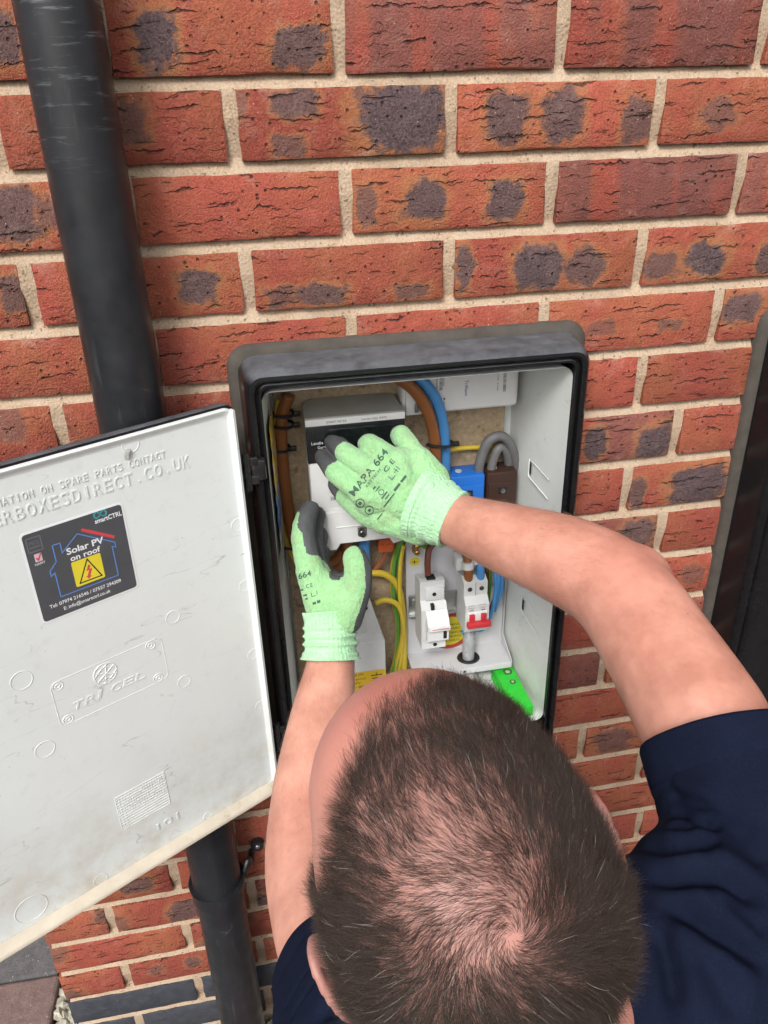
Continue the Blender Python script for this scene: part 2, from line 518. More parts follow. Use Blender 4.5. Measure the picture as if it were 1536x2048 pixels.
def brick_mesh(seed, L=0.215, H=0.0645, D=0.1025):
    """stretcher with uneven arrises: front grid of 15 x 5, plain sides"""
    rr = random.Random(seed)
    nx, nz = 15, 5
    vs_, fs_ = [], []
    o1, o2 = rr.uniform(0, 90), rr.uniform(0, 90)
    for i in range(nx + 1):
        for j in range(nz + 1):
            x = -L / 2 + L * i / nx; z = -H / 2 + H * j / nz
            y = -D / 2 + 0.0009 * mnoise.noise(Vector((x * 30 + o1, z * 40, o2)))
            ex = min(i, nx - i) == 0; ez = min(j, nz - j) == 0
            if ex or ez:
                y += 0.0013 + 0.0010 * mnoise.noise(Vector((x * 90 + o2, z * 90, o1)))
            if ez: z += (0.0013 * mnoise.noise(Vector((x * 70 + o2, z * 9, o1))) - 0.0002) * (1 if j else -1)
            if ex: x += (0.0013 * mnoise.noise(Vector((z * 90, o1, o2))) - 0.0004) * (1 if i else -1)
            if 1 == min(i, nx - i): x = math.copysign(L / 2 - 0.0032, x)
            if 1 == min(j, nz - j): z = math.copysign(H / 2 - 0.0026, z)
            vs_.append((x, y, z))
    I = lambda i, j: i * (nz + 1) + j
    for i in range(nx):
        for j in range(nz):
            fs_.append((I(i, j), I(i + 1, j), I(i + 1, j + 1), I(i, j + 1)))
    edge = [I(i, 0) for i in range(nx)] + [I(nx, j) for j in range(nz)] + [I(i, nz) for i in range(nx, 0, -1)] + [I(0, j) for j in range(nz, 0, -1)]
    b0 = len(vs_)
    for e in edge:
        vs_.append((vs_[e][0], D / 2, vs_[e][2]))
    n = len(edge)
    for k in range(n):
        fs_.append((edge[k], b0 + k, b0 + (k + 1) % n, edge[(k + 1) % n]))
    fs_.append(tuple(b0 + k for k in range(n - 1, -1, -1)))
    me = bpy.data.meshes.new("brick")
    me.from_pydata(vs_, [], fs_)
    me.polygons.foreach_set("use_smooth", [True] * len(fs_))
    me.set_sharp_from_angle(angle=math.radians(55))
    me.materials.append(M_BRICK)
    return me
LONG = [brick_mesh(i) for i in range(8)]
HALF = [brick_mesh(20 + i, 0.1025) for i in range(4)]
def blue_of(me):
    m = me.copy(); m.materials.clear(); m.materials.append(M_BLUE); return m
LONG_B = [blue_of(m) for m in LONG[:4]]; HALF_B = [blue_of(m) for m in HALF[:2]]

SPOTS = [  # kiln marks seen on the bricks: frame position, half-size, strength
 (315, 80, 45, 60, 1), (600, 95, 55, 42, .9), (10, 80, 30, 60, .9), (258, 245, 35, 45, .7), (470, 205, 20, 30, .5), (590, 205, 45, 30, .85),
 (580, 290, 35, 22, .7), (800, 240, 85, 72, 1), (1010, 240, 45, 55, .9), (1125, 235, 42, 55, .9), (1275, 240, 30, 50, .8), (1435, 230, 35, 30, .6),
 (20, 430, 60, 60, .9), (95, 420, 28, 30, .7), (845, 400, 45, 45, .95), (1010, 400, 38, 38, .95), (735, 410, 22, 40, .7), (25, 590, 28, 40, .8),
 (395, 575, 45, 38, .95), (560, 595, 30, 22, .7), (645, 590, 50, 22, .85), (825, 585, 35, 16, .7), (928, 540, 15, 45, .9), (1083, 535, 45, 42, 1),
 (1175, 535, 38, 38, .85), (1325, 530, 35, 30, .8), (1410, 520, 40, 32, 1), (1530, 515, 20, 30, .9), (1340, 650, 25, 11, .6), (1200, 655, 30, 15, .5),
 (1480, 615, 40, 33, .9), (10, 845, 40, 40, .5), (1190, 885, 20, 30, 1), (1310, 880, 35, 36, 1), (1275, 985, 15, 30, .85), (1400, 970, 55, 38, 1),
 (1275, 1065, 32, 22, .85), (1385, 1150, 20, 18, .5), (1225, 1482, 40, 22, .7), (270, 1772, 35, 16, .75), (235, 1847, 20, 18, .5), (375, 1820, 35, 19, .85),
 (110, 1907, 25, 20, .5), (385, 1925, 15, 9, .7), (310, 1942, 14, 9, .5)]
spots = []
for u, v, hw, hh, s in SPOTS:
    c = at(u, v, 0); e = at(u + hw, v, 0); g = at(u, v + hh, 0)
    spots.append((c.x, c.z, abs(e.x - c.x), abs(g.z - c.z), s))
SEEN_PLUM = [(0.0, -0.035), (0.23, -0.035), (0.23, -0.19), (0.3, -0.49), (0.26, -0.64), (0.37, -0.79), (0.2, -0.86)]

ODD = [-0.662, -0.4415, -0.2205, 0.002, 0.2305, 0.455, 0.68, 0.905]
EVEN = [-0.5505, -0.330, -0.1105, 0.1165, 0.340, 0.565, 0.79, 1.015]
def perps(k):
    base = ODD if k % 2 else EVEN
    if k in (5, 7, 9, 11): base = [x + (0.02 if x > 0.1 else 0.0) for x in base]
    if k in (6, 8, 10): base = [x + (-0.029 if x > 0.1 else 0.0) for x in base]
    if k >= 15: base = [x + 0.017 for x in base]
    return [x for x in base if WALL_L + 0.02 < x < WALL_R - 0.02]

def lay(x0, x1, z0, z1, blue, turned=False):
    """one brick between two joints"""
    rr = rnd
    L, H = x1 - x0 - 0.0130, z1 - z0 - 0.0120
    if L < 0.012: return
    half = L < 0.15
    src = (HALF_B if blue else HALF) if half else (LONG_B if blue else LONG)
    o = bpy.data.objects.new("brick", rr.choice(src))
    COL.objects.link(o)
    o.parent = brick_wall
    cx, cz = (x0 + x1) / 2, (z0 + z1) / 2
    sx, sz = L / (0.1025 if half else 0.215), H / 0.0645
    if turned:
        o.location = (WALL_L + 0.1025 / 2, cx, cz)
        o.rotation_euler = (0, 0, math.radians(-90))
    else:
        o.location = (cx, 0.1025 / 2 + rr.uniform(-0.0012, 0.0010), cz)
        o.rotation_euler = (rr.uniform(-.008, .008), rr.uniform(-.004, .004), rr.uniform(-.004, .004))
    o.scale = (sx, 1, sz)
    near = [s for s in spots if not turned and x0 < s[0] < x1 and z0 < s[1] < z1]
    seen = not turned and (z1 > -1.5 and -0.5 < cx < 0.45 and (z0 > -0.45 or cx > 0.15)) or bool(near)
    if not seen:
        near = [(rr.uniform(x0, x1), rr.uniform(z0, z1), rr.uniform(.012, .028), rr.uniform(.012, .03), rr.uniform(.5, 1)) for _ in range(rr.choice((0, 0, 1, 2, 2)))]
    tone = rr.uniform(0.0, 0.3)
    if any(abs(px_ - cx) < 0.1 and abs(pz_ - cz) < 0.03 for px_, pz_ in SEEN_PLUM): tone = 0.72
    elif not seen and rr.random() < 0.25: tone = 0.65
    o["tone"] = tone
    for i in range(4):
        if i < len(near):
            s = near[i]
            o["spot_%d" % i] = [(s[0] - cx) / sx, (s[1] - cz) / sz, float(s[4])]; o["spread_%d" % i] = [s[2] / sx, s[3] / sz, 0.0]
        else:
            o["spot_%d" % i] = [9.0, 9.0, 0.0]; o["spread_%d" % i] = [0.001, 0.001, 0.0]

for k in range(TOP_COURSE, BOT_COURSE + 1):
    z1, z0 = joint_z(k), joint_z(k + 1)
    xs = [WALL_L - 0.005] + perps(k) + [WALL_R]
    blue = k >= 19
    for x0, x1 in zip(xs[:-1], xs[1:]):
        if 5 <= k <= 11:                       # courses cut by the recessed box
            if x1 <= OPEN[0] or x0 >= OPEN[1]: lay(x0, x1, z0, z1, blue)
            else:
                if x0 < OPEN[0] - 0.02: lay(x0, OPEN[0] + 0.004, z0, z1, blue)
                if x1 > OPEN[1] + 0.02: lay(OPEN[1] - 0.004, x1, z0, z1, blue)
        else:
            lay(x0, x1, z0, z1, blue)
    # the return of the corner
    y = 0.113 if k % 2 else 0.225
    ys = [0.118 if True else 0, ]
    lay(0.1075, 0.3225 if k % 2 else 0.215, z0, z1, blue, True)

# upper storey of the same wall, far above the frame: bonding left to the material
def far_brick():
    t = NT("brickwork_higher_up")
    b = t.n("ShaderNodeTexBrick")
    c = t.coord(); m = t.n("ShaderNodeMapping"); t.l(c, m.inputs[0]); m.inputs["Rotation"].default_value = (math.radians(90), 0, 0)
    t.l(m.outputs[0], b.inputs["Vector"])
    b.inputs["Color1"].default_value = (.38, .085, .04, 1); b.inputs["Color2"].default_value = (.25, .07, .05, 1); b.inputs["Mortar"].default_value = (.42, .32, .22, 1)
    b.inputs["Scale"].default_value = 1.0; b.inputs["Mortar Size"].default_value = 0.005
    b.inputs["Brick Width"].default_value = 0.225; b.inputs["Row Height"].default_value = 0.075
    return t.fin(b.outputs[0], 0.9)
up = MB()
up.box(WALL_L, WALL_R + 2.5, 0.0, 0.30, joint_z(TOP_COURSE) + 0.001, 3.6)
up.box(WALL_R + 0.001, WALL_R + 2.5, 0.0, 0.30, GROUND - 0.05, joint_z(TOP_COURSE))
up.box(WALL_L, WALL_L + 0.29, 0.325, 4.0, GROUND - 0.05, 3.6)
tag(up.build("upper_wall", far_brick()), kind="structure")

# ------------------------------------------------------------------ ground, paving blocks, gravel strip
def ground_mat():
    t = NT("packed_earth"); c = t.coord()
    return t.fin(t.mix(t.noise(c, 30, 8, 0.7), (0.05, 0.04, 0.032), (0.13, 0.11, 0.09)), 0.95, t.bump(t.noise(c, 90, 5), 0.6, 0.01))
g = MB(); g.add([(-150, -150, GROUND - 0.03), (150, -150, GROUND - 0.03), (150, 150, GROUND - 0.03), (-150, 150, GROUND - 0.03)], [(0, 1, 2, 3)])
ground = tag(g.build("ground", ground_mat()), kind="structure")
def paver_mat(name, a, b):
    t = NT(name); c = t.coord(); info = t.n("ShaderNodeObjectInfo")
    c = t.vmath('ADD', c, t.scale(t.n("ShaderNodeCombineXYZ").outputs[0], 1.0))
    col = t.mix(t.map(t.noise(c, 45, 8, 0.75), 0.3, 0.7), a, b)
    col = t.mix(t.map(t.voro(c, 95), 0.16, 0.08, 0, 0.7), col, (0.42, 0.36, 0.32))
    col = t.mix(t.map(t.noise(c, 300, 3), 0.55, 0.75, 0, 0.6), col, (0.03, 0.028, 0.028))
    return t.fin(col, 0.85, t.bump(t.noise(c, 160, 6, 0.7), 0.6, 0.004))
M_PG = paver_mat("charcoal_paver", (0.075, 0.072, 0.075), (0.16, 0.15, 0.15))
M_PB = paver_mat("brown_paver", (0.13, 0.082, 0.074), (0.25, 0.165, 0.145))
pav = MB(); pav.box(-2.4, 1.4, -1.7, 1.4, GROUND - 0.16, GROUND - 0.028)
paving = tag(pav.build("paving", plain("paving_bed", (0.08, 0.065, 0.05), 0.95, var=0.3, scale=40)), kind="structure")
def paver_mesh(m, w, d):
    b = MB(); b.box(-w / 2, w / 2, -d / 2, d / 2, -0.05, 0.0, 0.006, 2)
    o = b.build("tmp_block", m); me = o.data; bpy.data.objects.remove(o)
    me.name = "paving_block"
    return me
PV = {(c, s): paver_mesh(m, s - 0.004, 0.216) for c, m in (("g", M_PG), ("b", M_PB)) for s in (0.16, 0.24, 0.32)}
def lay_block(x, y, c, s):
    o = bpy.data.objects.new("paving_block", PV[c, s]); COL.objects.link(o); o.parent = paving
    o.location = (x, y, GROUND + rnd.uniform(-.002, .002)); o.rotation_euler = (rnd.uniform(-.006, .006), rnd.uniform(-.006, .006), rnd.uniform(-.004, .004) + math.radians(-1.5 if x < -0.7 else 0))
y = 0.052
row = 0
for y in [0.052 + 0.22 * i for i in range(-4, 4)]:
    x = -0.702
    first = True
    while x > -1.7:
        s = rnd.choice((0.16, 0.24, 0.32)); c = rnd.choice("gb")
        if first: c = {0: "b", 1: "g"}.get(round((y - 0.052) / 0.22), c); s = 0.32 if c in "gb" and abs(y - .16) < .2 else s
        lay_block(x - s / 2, y, c, s); x -= s; first = False
for y in [-0.17 - 0.22 * i for i in range(0, 5)]:
    x = -0.700
    while x < 0.9:
        s = rnd.choice((0.16, 0.24, 0.32)); lay_block(x + s / 2, y, rnd.choice("gb"), s); x += s
# gravel: loose pale chippings along the foot of the wall
gv = MB()
base = []
for i in range(6):
    bm = bmesh.new(); bmesh.ops.create_icosphere(bm, subdivisions=1, radius=1.0)
    for v in bm.verts: v.co *= 1 + 0.35 * mnoise.noise(v.co * 1.7 + Vector((i * 7, 0, 0)))
    base.append(([v.co.copy() for v in bm.verts], [[v.index for v in f.verts] for f in bm.faces])); bm.free()
for i in range(900):
    if rnd.random() < 0.5: p = Vector((rnd.uniform(-0.695, -0.640), rnd.uniform(-0.05, 0.32), GROUND - 0.022 + rnd.uniform(0, .018)))
    else: p = Vector((rnd.uniform(-0.695, 0.5), rnd.uniform(-0.055, -0.006), GROUND - 0.022 + rnd.uniform(0, .018)))
    vv, ff = rnd.choice(base)
    from mathutils import Euler
    R_ = Euler((rnd.uniform(0, 6), rnd.uniform(0, 6), rnd.uniform(0, 6))).to_matrix()
    s = rnd.uniform(0.007, 0.013)
    gv.add([p + R_ @ Vector((v.x * s * 1.3, v.y * s, v.z * s * .75)) for v in vv], ff)
tag(gv.build("gravel", plain("pale_chippings", (0.42, 0.39, 0.31), 0.85, var=0.35, scale=45, bump=0.4), fixn=False), "pale loose chippings along the foot of the wall", "gravel", kind="stuff")
# ------------------------------------------------------------------ rainwater pipe
def pipe_material(name, scuff):
    t = NT(name); c = t.coord()
    st = t.n("ShaderNodeVectorMath", operation='MULTIPLY'); t.l(c, st.inputs[0]); st.inputs[1].default_value = (1, 1, 0.12)
    streak = t.noise(st.outputs[0], 60, 6, 0.7)
    dust = t.noise(c, 14, 8, 0.75)
    col = t.mix(t.map(dust, 0.35, 0.75, 0, 0.7), (0.009, 0.010, 0.012), (0.026, 0.028, 0.033))
    col = t.mix(t.map(streak, 0.60, 0.85, 0, 0.5 * scuff), col, (0.14, 0.14, 0.14))
    scr = t.map(t.voro(t.vmath('ADD', c, (0, 0, 0.37)), 9, 'DISTANCE_TO_EDGE'), 0.004, 0.0, 0, 1)
    col = t.mix(t.math('MULTIPLY', scr, t.map(dust, 0.56, 0.66, 0, 0.5 * scuff)), col, (0.35, 0.35, 0.35))
    sp = t.map(t.voro(c, 120), 0.06, 0.03, 0, 0.5)
    col = t.mix(t.math('MULTIPLY', sp, t.map(dust, 0.5, 0.6)), col, (0.35, 0.33, 0.30))
    hs = t.n("ShaderNodeVectorMath", operation='MULTIPLY'); t.l(c, hs.inputs[0]); hs.inputs[1].default_value = (1, 1, 9)
    sz = t.n("ShaderNodeSeparateXYZ"); t.l(c, sz.inputs[0])
    rub = t.math('MULTIPLY', t.map(t.noise(hs.outputs[0], 26, 4, 0.65), 0.57, 0.66), t.map(sz.outputs[2], -0.16, -0.02))
    col = t.mix(t.math('MULTIPLY', rub, 0.55 * scuff), col, (0.17, 0.18, 0.19))
    rg = t.map(t.noise(c, 40, 6, 0.7), 0.3, 0.7, 0.24 + 0.04 * scuff, 0.38 + 0.12 * scuff)
    return t.fin(col, rg, t.bump(t.noise(st.outputs[0], 35, 4), 0.12, 0.002), spec=0.5)
M_PIPE = pipe_material("black_pvc", 1.0)
PX, PY, PR = -0.3545, -0.056, 0.0352
down = empty("drainpipe", (PX, PY, GROUND))
tag(down, "round black plastic drainpipe running down the wall behind the open lid", "drainpipe")
def lathe_z(mb, x, y, prof, n=40):
    mb.rings([[(x + r * math.cos(2 * math.pi * i / n), y + r * math.sin(2 * math.pi * i / n), z) for i in range(n)] for r, z in prof], True, True)
p = MB(); lathe_z(p, PX, PY, [(PR, GROUND - 0.02), (PR, -1.0), (PR, -0.5), (PR, -0.04), (PR, 1.2), (PR, 3.3)]); p.build("pipe", M_PIPE, down, True, 40)
# bracket
zb = at(458, 1805, -0.09).z
bk = MB()
lathe = [(PR + .001, zb - .013), (PR + .0038, zb - .012), (PR + .0038, zb + .010), (PR + .0058, zb + .011), (PR + .0058, zb + .013), (PR + .001, zb + .013)]
lathe_z(bk, PX, PY, lathe)
lug = at(515, 1697, -0.012)
arm = [(PX + PR + .002, PY + 0.002, zb + .004), (PX + PR + .012, PY + .016, zb + .022), (lug.x - .012, -.014, lug.z - .028), (lug.x - .010, -.010, lug.z - .004)]
bk.tube(arm, .0045, 8)
bk.cyl((lug.x, 0.0, lug.z), (lug.x, -.009, lug.z), .0105, .0095, 20)
brk = bk.build("bracket", M_PIPE, down, True, 40)
M_STEEL = plain("zinc_screw", (0.55, 0.55, 0.53), 0.32, 1.0, 0.2, 200)
sc = MB()
sc.ball((lug.x, -.0092, lug.z), .0040, .0025, .0040)
sc.build("screw", M_STEEL, brk, True)
# ------------------------------------------------------------------ meter box materials
def grp_black():
    t = NT("black_moulding"); c = t.coord(); g_ = t.n("ShaderNodeNewGeometry")
    sep = t.n("ShaderNodeSeparateXYZ"); t.l(g_.outputs["Normal"], sep.inputs[0])
    dust = t.noise(c, 16, 8, 0.75); d2 = t.noise(c, 70, 5, 0.7)
    up_ = t.map(sep.outputs[2], 0.35, 0.9, 0, 1, True)                 # chalky dust settles on what faces up
    m = t.math('MULTIPLY', up_, t.map(t.math('ADD', t.math('MULTIPLY', dust, .6), t.math('MULTIPLY', d2, .4)), 0.34, 0.62, 0.25, 0.95))
    col = t.mix(t.map(d2, 0.4, 0.8, 0, 0.5), (0.008, 0.008, 0.009), (0.018, 0.018, 0.019))
    col = t.mix(m, col, (0.130, 0.138, 0.152))
    sp = t.map(t.voro(c, 40), 0.055, 0.030, 0, 1)
    col = t.mix(t.math('MULTIPLY', sp, t.map(t.noise(c, 12, 2), 0.52, 0.58)), col, (0.6, 0.6, 0.56))
    return t.fin(col, t.math('ADD', 0.26, t.math('MULTIPLY', m, 0.5)), t.bump(t.noise(c, 120, 4), 0.15, 0.001), spec=0.28)
def grp_white(name, base=(0.635, 0.665, 0.655), grime=0.5):
    t = NT(name); c = t.coord()
    n1 = t.noise(c, 7, 6, 0.65)
    col = t.mix(t.map(n1, 0.3, 0.7), base, tuple(x * 1.06 for x in base))
    sp = t.math('MULTIPLY', t.map(t.voro(c, 70), 0.07, 0.03, 0, 1), t.map(t.noise(c, 25, 3), 0.50, 0.62))
    col = t.mix(t.math('MULTIPLY', sp, 0.65), col, (0.14, 0.12, 0.10))
    st = t.n("ShaderNodeVectorMath", operation='MULTIPLY'); t.l(c, st.inputs[0]); st.inputs[1].default_value = (0.6, 0.6, 2.6)
    w = t.noise(st.outputs[0], 4.2, 4, 0.55)
    line = t.math('MULTIPLY', t.map(t.math('ABSOLUTE', t.math('SUBTRACT', w, 0.5)), 0.0, 0.0026, 1, 0), t.map(t.noise(c, 30, 4, 0.7), 0.44, 0.60))
    col = t.mix(t.math('MULTIPLY', line, grime), col, (0.22, 0.20, 0.17))
    sz = t.n("ShaderNodeSeparateXYZ"); t.l(c, sz.inputs[0])
    gr = t.math('MULTIPLY', t.map(sz.outputs[2], -0.74, -0.92), t.map(t.noise(c, 18, 5, 0.7), 0.40, 0.66))      # rain splash dried on low down
    col = t.mix(t.math('MULTIPLY', gr, 0.60 * grime * 2), col, (0.40, 0.31, 0.20))
    col = t.mix(t.map(t.noise(c, 55, 5, 0.75), 0.55, 0.74, 0, 0.17), col, (0.36, 0.33, 0.27))
    return t.fin(col, t.map(t.noise(c, 60, 4), 0.3, 0.7, 0.42, 0.58), t.bump(t.noise(c, 420, 2), 0.10, 0.0006), spec=0.4)
M_BLK = grp_black()
M_WHT = grp_white("pale_grey_moulding")
M_SIDE = grp_white("pale_grey_box_lining", (0.70, 0.725, 0.70), 0.35)
M_SEAL = plain("dusty_sealant", (0.066, 0.057, 0.047), 0.9, var=0.25, scale=50, bump=0.4, dirt=0.5, dirtcol=(0.20, 0.17, 0.135))
M_LEDGE = plain("grimy_cream_ledge", (0.52, 0.46, 0.37), 0.7, var=0.12, scale=40, bump=0.2, dirt=0.9, dirtcol=(0.24, 0.17, 0.10))
M_INK = plain("black_print", (0.018, 0.018, 0.020), 0.6, var=0.05)
M_WINK = plain("white_print", (0.75, 0.75, 0.75), 0.5, var=0.03)

FX0, FX1, FZ0, FZ1 = -0.250, 0.167, -1.000, -0.331
def frame_loops(dx, prof, n=7):
    out = []
    for d, Y, r in prof:
        out.append([(a, Y, b) for a, b in rrect(FX0 + d + dx, FX1 - d + dx, FZ0 + d, FZ1 - d, r, n)])
    return out
def seal_and_frame(root, dx):
    m = MB(); m.rings(frame_loops(dx, [(-0.003, 0.006, .026), (-0.003, -0.002, .026), (0.000, -0.007, .025), (0.006, -0.010, .022), (0.012, -0.010, .018), (0.014, 0.004, .016)]), True, False)
    m.build("sealant_bead", M_SEAL, root, True, 50)
    m = MB()
    m.rings(frame_loops(dx, [(0.008, -0.002, .022), (0.0085, -0.012, .021), (0.0125, -0.050, .019), (0.0145, -0.057, .018), (0.018, -0.0615, .016), (0.0215, -0.062, .014), (0.0235, -0.0605, .013),
                             (0.0240, -0.053, .013), (0.0275, -0.053, .011), (0.0280, -0.0585, .011), (0.0305, -0.0585, .010), (0.0310, -0.040, .010), (0.0315, 0.002, .010)]), True, False)
    return m.build("frame", M_BLK, root, True, 38)
box = empty("meter_box", (-0.0415, 0, FZ0))
tag(box, "open electricity meter box with black frame and pale lining set in the brick wall", "meter box")
seal_and_frame(box, 0.0)
# lining: walls with draft, floor, moulded ledge at the front
IN0 = (-0.2195, 0.1362, -0.895, -0.369)      # front of the cavity
IN1 = (-0.2045, 0.1215, -0.893, -0.380)      # back
m = MB()
def loop4(q, Y, r): return [(a, Y, b) for a, b in rrect(q[0], q[1], q[2], q[3], r, 5)]
grow = lambda q, d: (q[0] - d, q[1] + d, q[2] - d, q[3] + d)
m.rings([loop4(grow(IN0, .0), -0.052, .012), loop4(IN0, -0.050, .012), loop4(grow(IN0, -.0012), -0.02, .012), loop4(IN1, 0.108, .010)], True, False)
m.add(loop4(IN1, 0.108, .010), [tuple(range(24))])
m.rings([loop4(grow(IN1, .003), 0.112, .010), loop4(grow(IN0, .003), -0.030, .012)], True, False)
m.build("lining", M_SIDE, box, True, 40, fixn=False)
# front sill below the cavity closes the frame
m = MB(); m.box(-0.222, 0.139, -0.047, 0.004, -0.972, -0.8965, .002); m.build("sill", M_BLK, box, True)
# moulded slots in the side lining
def side_x(Y): return IN0[1] - 0.0012 + (IN1[1] - IN0[1]) * (Y + 0.05) / 0.158
for Yc, zc in ((0.035, -0.530), (0.030, -0.745)):
    m = MB()
    x = side_x(Yc) - 0.0006
    m.add([(x, Yc - .003, zc - .012), (x, Yc + .003, zc - .012), (x, Yc + .003, zc + .006), (x, Yc - .003, zc + .006)], [(0, 1, 2, 3)])
    m.build("slot", plain("slot_shadow", (0.02, 0.02, 0.02), 0.9), box)
    m = MB()
    P = lambda Y, z: (side_x(Y) - .0002, Y, z)
    m.tube([P(Yc + .005, zc + .008), P(Yc + .005, zc - .014), P(Yc - .004, zc - .018), P(Yc - .052, zc - .024)], .0009, 6, 4)
    m.tube([P(Yc - .004, zc + .008), P(Yc - .052, zc + .003)], .0006, 6, 2)
    m.build("slot_rib", M_SIDE, box, True)
# timber backing board
def board_mat():
    t = NT("brown_chipboard"); c = t.coord()
    a = t.noise(c, 160, 3, 0.75); b = t.voro(c, 240)
    col = t.mix(t.map(a, 0.3, 0.7), (0.27, 0.195, 0.120), (0.50, 0.390, 0.255))
    col = t.mix(t.map(b, 0.2, 0.7, 0, 0.5), col, (0.34, 0.25, 0.155))
    col = t.mix(t.map(t.noise(c, 90, 3), 0.60, 0.72, 0, 0.6), col, (0.11, 0.07, 0.04))
    return t.fin(col, 0.9, t.bump(a, 0.4, 0.001))
m = MB(); m.box(-0.2020, 0.1085, 0.0955, 0.107, -0.888, -0.383, .0008, 1); m.build("backing_board", board_mat(), box)
# hinge fittings on the frame edge
hm = plain("clear_grey_hinge", (0.018, 0.018, 0.018), 0.22, var=0.3, scale=80, dirt=0.35, dirtcol=(.3, .3, .3))
for hz in (-0.452, -0.838):
    m = MB()
    m.box(-0.238, -0.222, -0.068, -0.056, hz - .012, hz + .012, .002)
    m.cyl((-0.243, -0.068, hz - .022), (-0.243, -0.068, hz + .022), .0042, n=12)
    m.box(-0.245, -0.230, -0.0685, -0.064, hz - .016, hz - .006, .001)
    m.box(-0.245, -0.230, -0.0685, -0.064, hz + .006, hz + .016, .001)
    m.build("hinge", hm, box, True)

# ------------------------------------------------------------------ second box, closed, beside it
box2 = empty("meter_box", (0.61, 0, FZ0))
tag(box2, "closed black meter box on the wall beside the crooked elbow", "meter box")
DX = 0.6505
seal_and_frame(box2, DX)
m = MB()
m.rings(frame_loops(DX, [(0.0240, -0.050, .014), (0.0245, -0.060, .014), (0.029, -0.066, .012), (0.034, -0.0675, .010), (0.062, -0.0675, .008), (0.064, -0.0655, .007)]), True, True)
lid2 = m.build("lid", M_BLK, box2, True, 35)
m = MB(); m.cyl((FX1 + DX - .06, -0.064, -0.66), (FX1 + DX - .06, -0.072, -0.66), .014, .013, 24); m.build("latch", M_BLK, box2, True)

# ------------------------------------------------------------------ the open lid
TH = math.radians(29.5)
DU = Vector((-math.cos(TH), -math.sin(TH), 0)); DN = Vector((math.sin(TH), -math.cos(TH), 0)); DH = Vector((-0.250, -0.068, 0))
def D(s, z, n): return DH + DU * s + DN * n + Vector((0, 0, z))
DW, DZ0, DZ1 = 0.394, -0.9155, -0.3715
def dloop(ins, n, r, k=6): return [D(a, b, n) for a, b in rrect(0.001 + ins, DW - ins, DZ0 + ins, DZ1 - ins, r, k)]
m = MB()
m.rings([dloop(0.0015, 0.0035, .012), dloop(-0.001, 0.003, .013), dloop(-0.0016, -0.001, .013), dloop(0.0, -0.010, .013), dloop(0.004, -0.015, .012), dloop(0.010, -0.0165, .010)], True, True)
lid = m.build("lid", M_BLK, box, True, 40)
lid["label"] = "open lid, pale inside with raised lettering"
m = MB()
lp = [dloop(0.0015, 0.0036, .012), dloop(0.0018, 0.0068, .012), dloop(0.0030, 0.0078, .011), dloop(0.0046, 0.0074, .010), dloop(0.0066, 0.0052, .009), dloop(0.0110, 0.0044, .008)]
m.rings(lp, True, False); m.add(lp[-1], [tuple(range(28))])
m.build("inner_panel", M_WHT, lid, True, 40)
inner = lid
NP = 0.0045            # surface of the inner panel
m = MB()
prof = [(0.0, 0.0045), (0.0, 0.0165), (0.0016, 0.019), (0.0045, 0.019), (0.0075, 0.0165), (0.0105, 0.0048)]
for s0, s1 in ((0.003, DW - 0.003),):
    m.rings([[D(s, DZ0 + 0.0012 + b, n) for b, n in prof] for s in np.linspace(s0, s1, 30)], True, True)
m.build("bottom_ledge", M_LEDGE, lid, True, 40)
m = MB()
m.rings([[D(s, z, n) for s, n in ((0.0045, .0045), (0.0045, .0115), (0.0075, .0125), (0.0105, .0045))] for z in np.linspace(DZ0 + .012, DZ1 - .004, 12)], True, True)
m.build("hinge_side_rib", M_WHT, lid, True, 40)
# ejector rings
def ring_on_lid(mb, s, z, r, w=0.00055, sq=1.0):
    N_ = 36
    R_ = []
    for i in range(N_ + 1):
        a = 2 * math.pi * i / N_
        e = Vector((math.cos(a), math.sin(a) * sq))
        R_.append([D(s + e.x * (r + w * math.cos(q)), z + e.y * (r + w * math.cos(q)), NP + w * 0.8 * math.sin(q)) for q in (0, 1.05, 2.09, 3.14, 4.19, 5.24)])
    mb.rings(R_, True, False)
for s, z, r in ((.0145, -.5104, .0075), (.0150, -.5911, .007), (.0150, -.690, .0072), (.0150, -.771, .006), (.1065, -.5918, .0080), (.1066, -.6812, .0078), (.2689, -.5904, .0105),
                (.2663, -.6822, .0100), (.1075, -.898, .0055), (.3255, -.8807, .0175), (.2492, -.898, .0080), (.1177, -.3835, .0085), (.350, -.60, .010), (.36, -.72, .010)):
    rg = MB(); ring_on_lid(rg, s, z, r); rg.build("ejector_ring", M_WHT, inner, True, 60)
# raised lettering
def lidtext(mb, chars, s_right, z, pitch, height, thick=.0008, wide=.74):
    n = len(chars)
    for i, ch in enumerate(chars):
        if ch == " ": continue
        s_left = s_right + (n - i) * pitch
        vs_, fs_, w = text2d(ch)
        gw = pitch * wide if ch not in "." else pitch * .16
        a0 = pitch * (1 - wide) / 2 if ch != "." else pitch * .42
        if ch == "I" : a0, gw = pitch * .40, pitch * .20
        put_text(mb, ch, lambda a, b, d: D(s_left - a, z + b, NP + d), a0, 0.0, gw, height, thick)
lt = MB()
lidtext(lt, "FOR INFORMATION ON SPARE PARTS CONTACT", 0.0840, -.4068, .1590 / 28, .0078)
lidtext(lt, "METERBOXESDIRECT.CO.UK", 0.0585, -.4245, .1880 / 18, .0135)
lt.build("raised_lettering", M_WHT, inner)
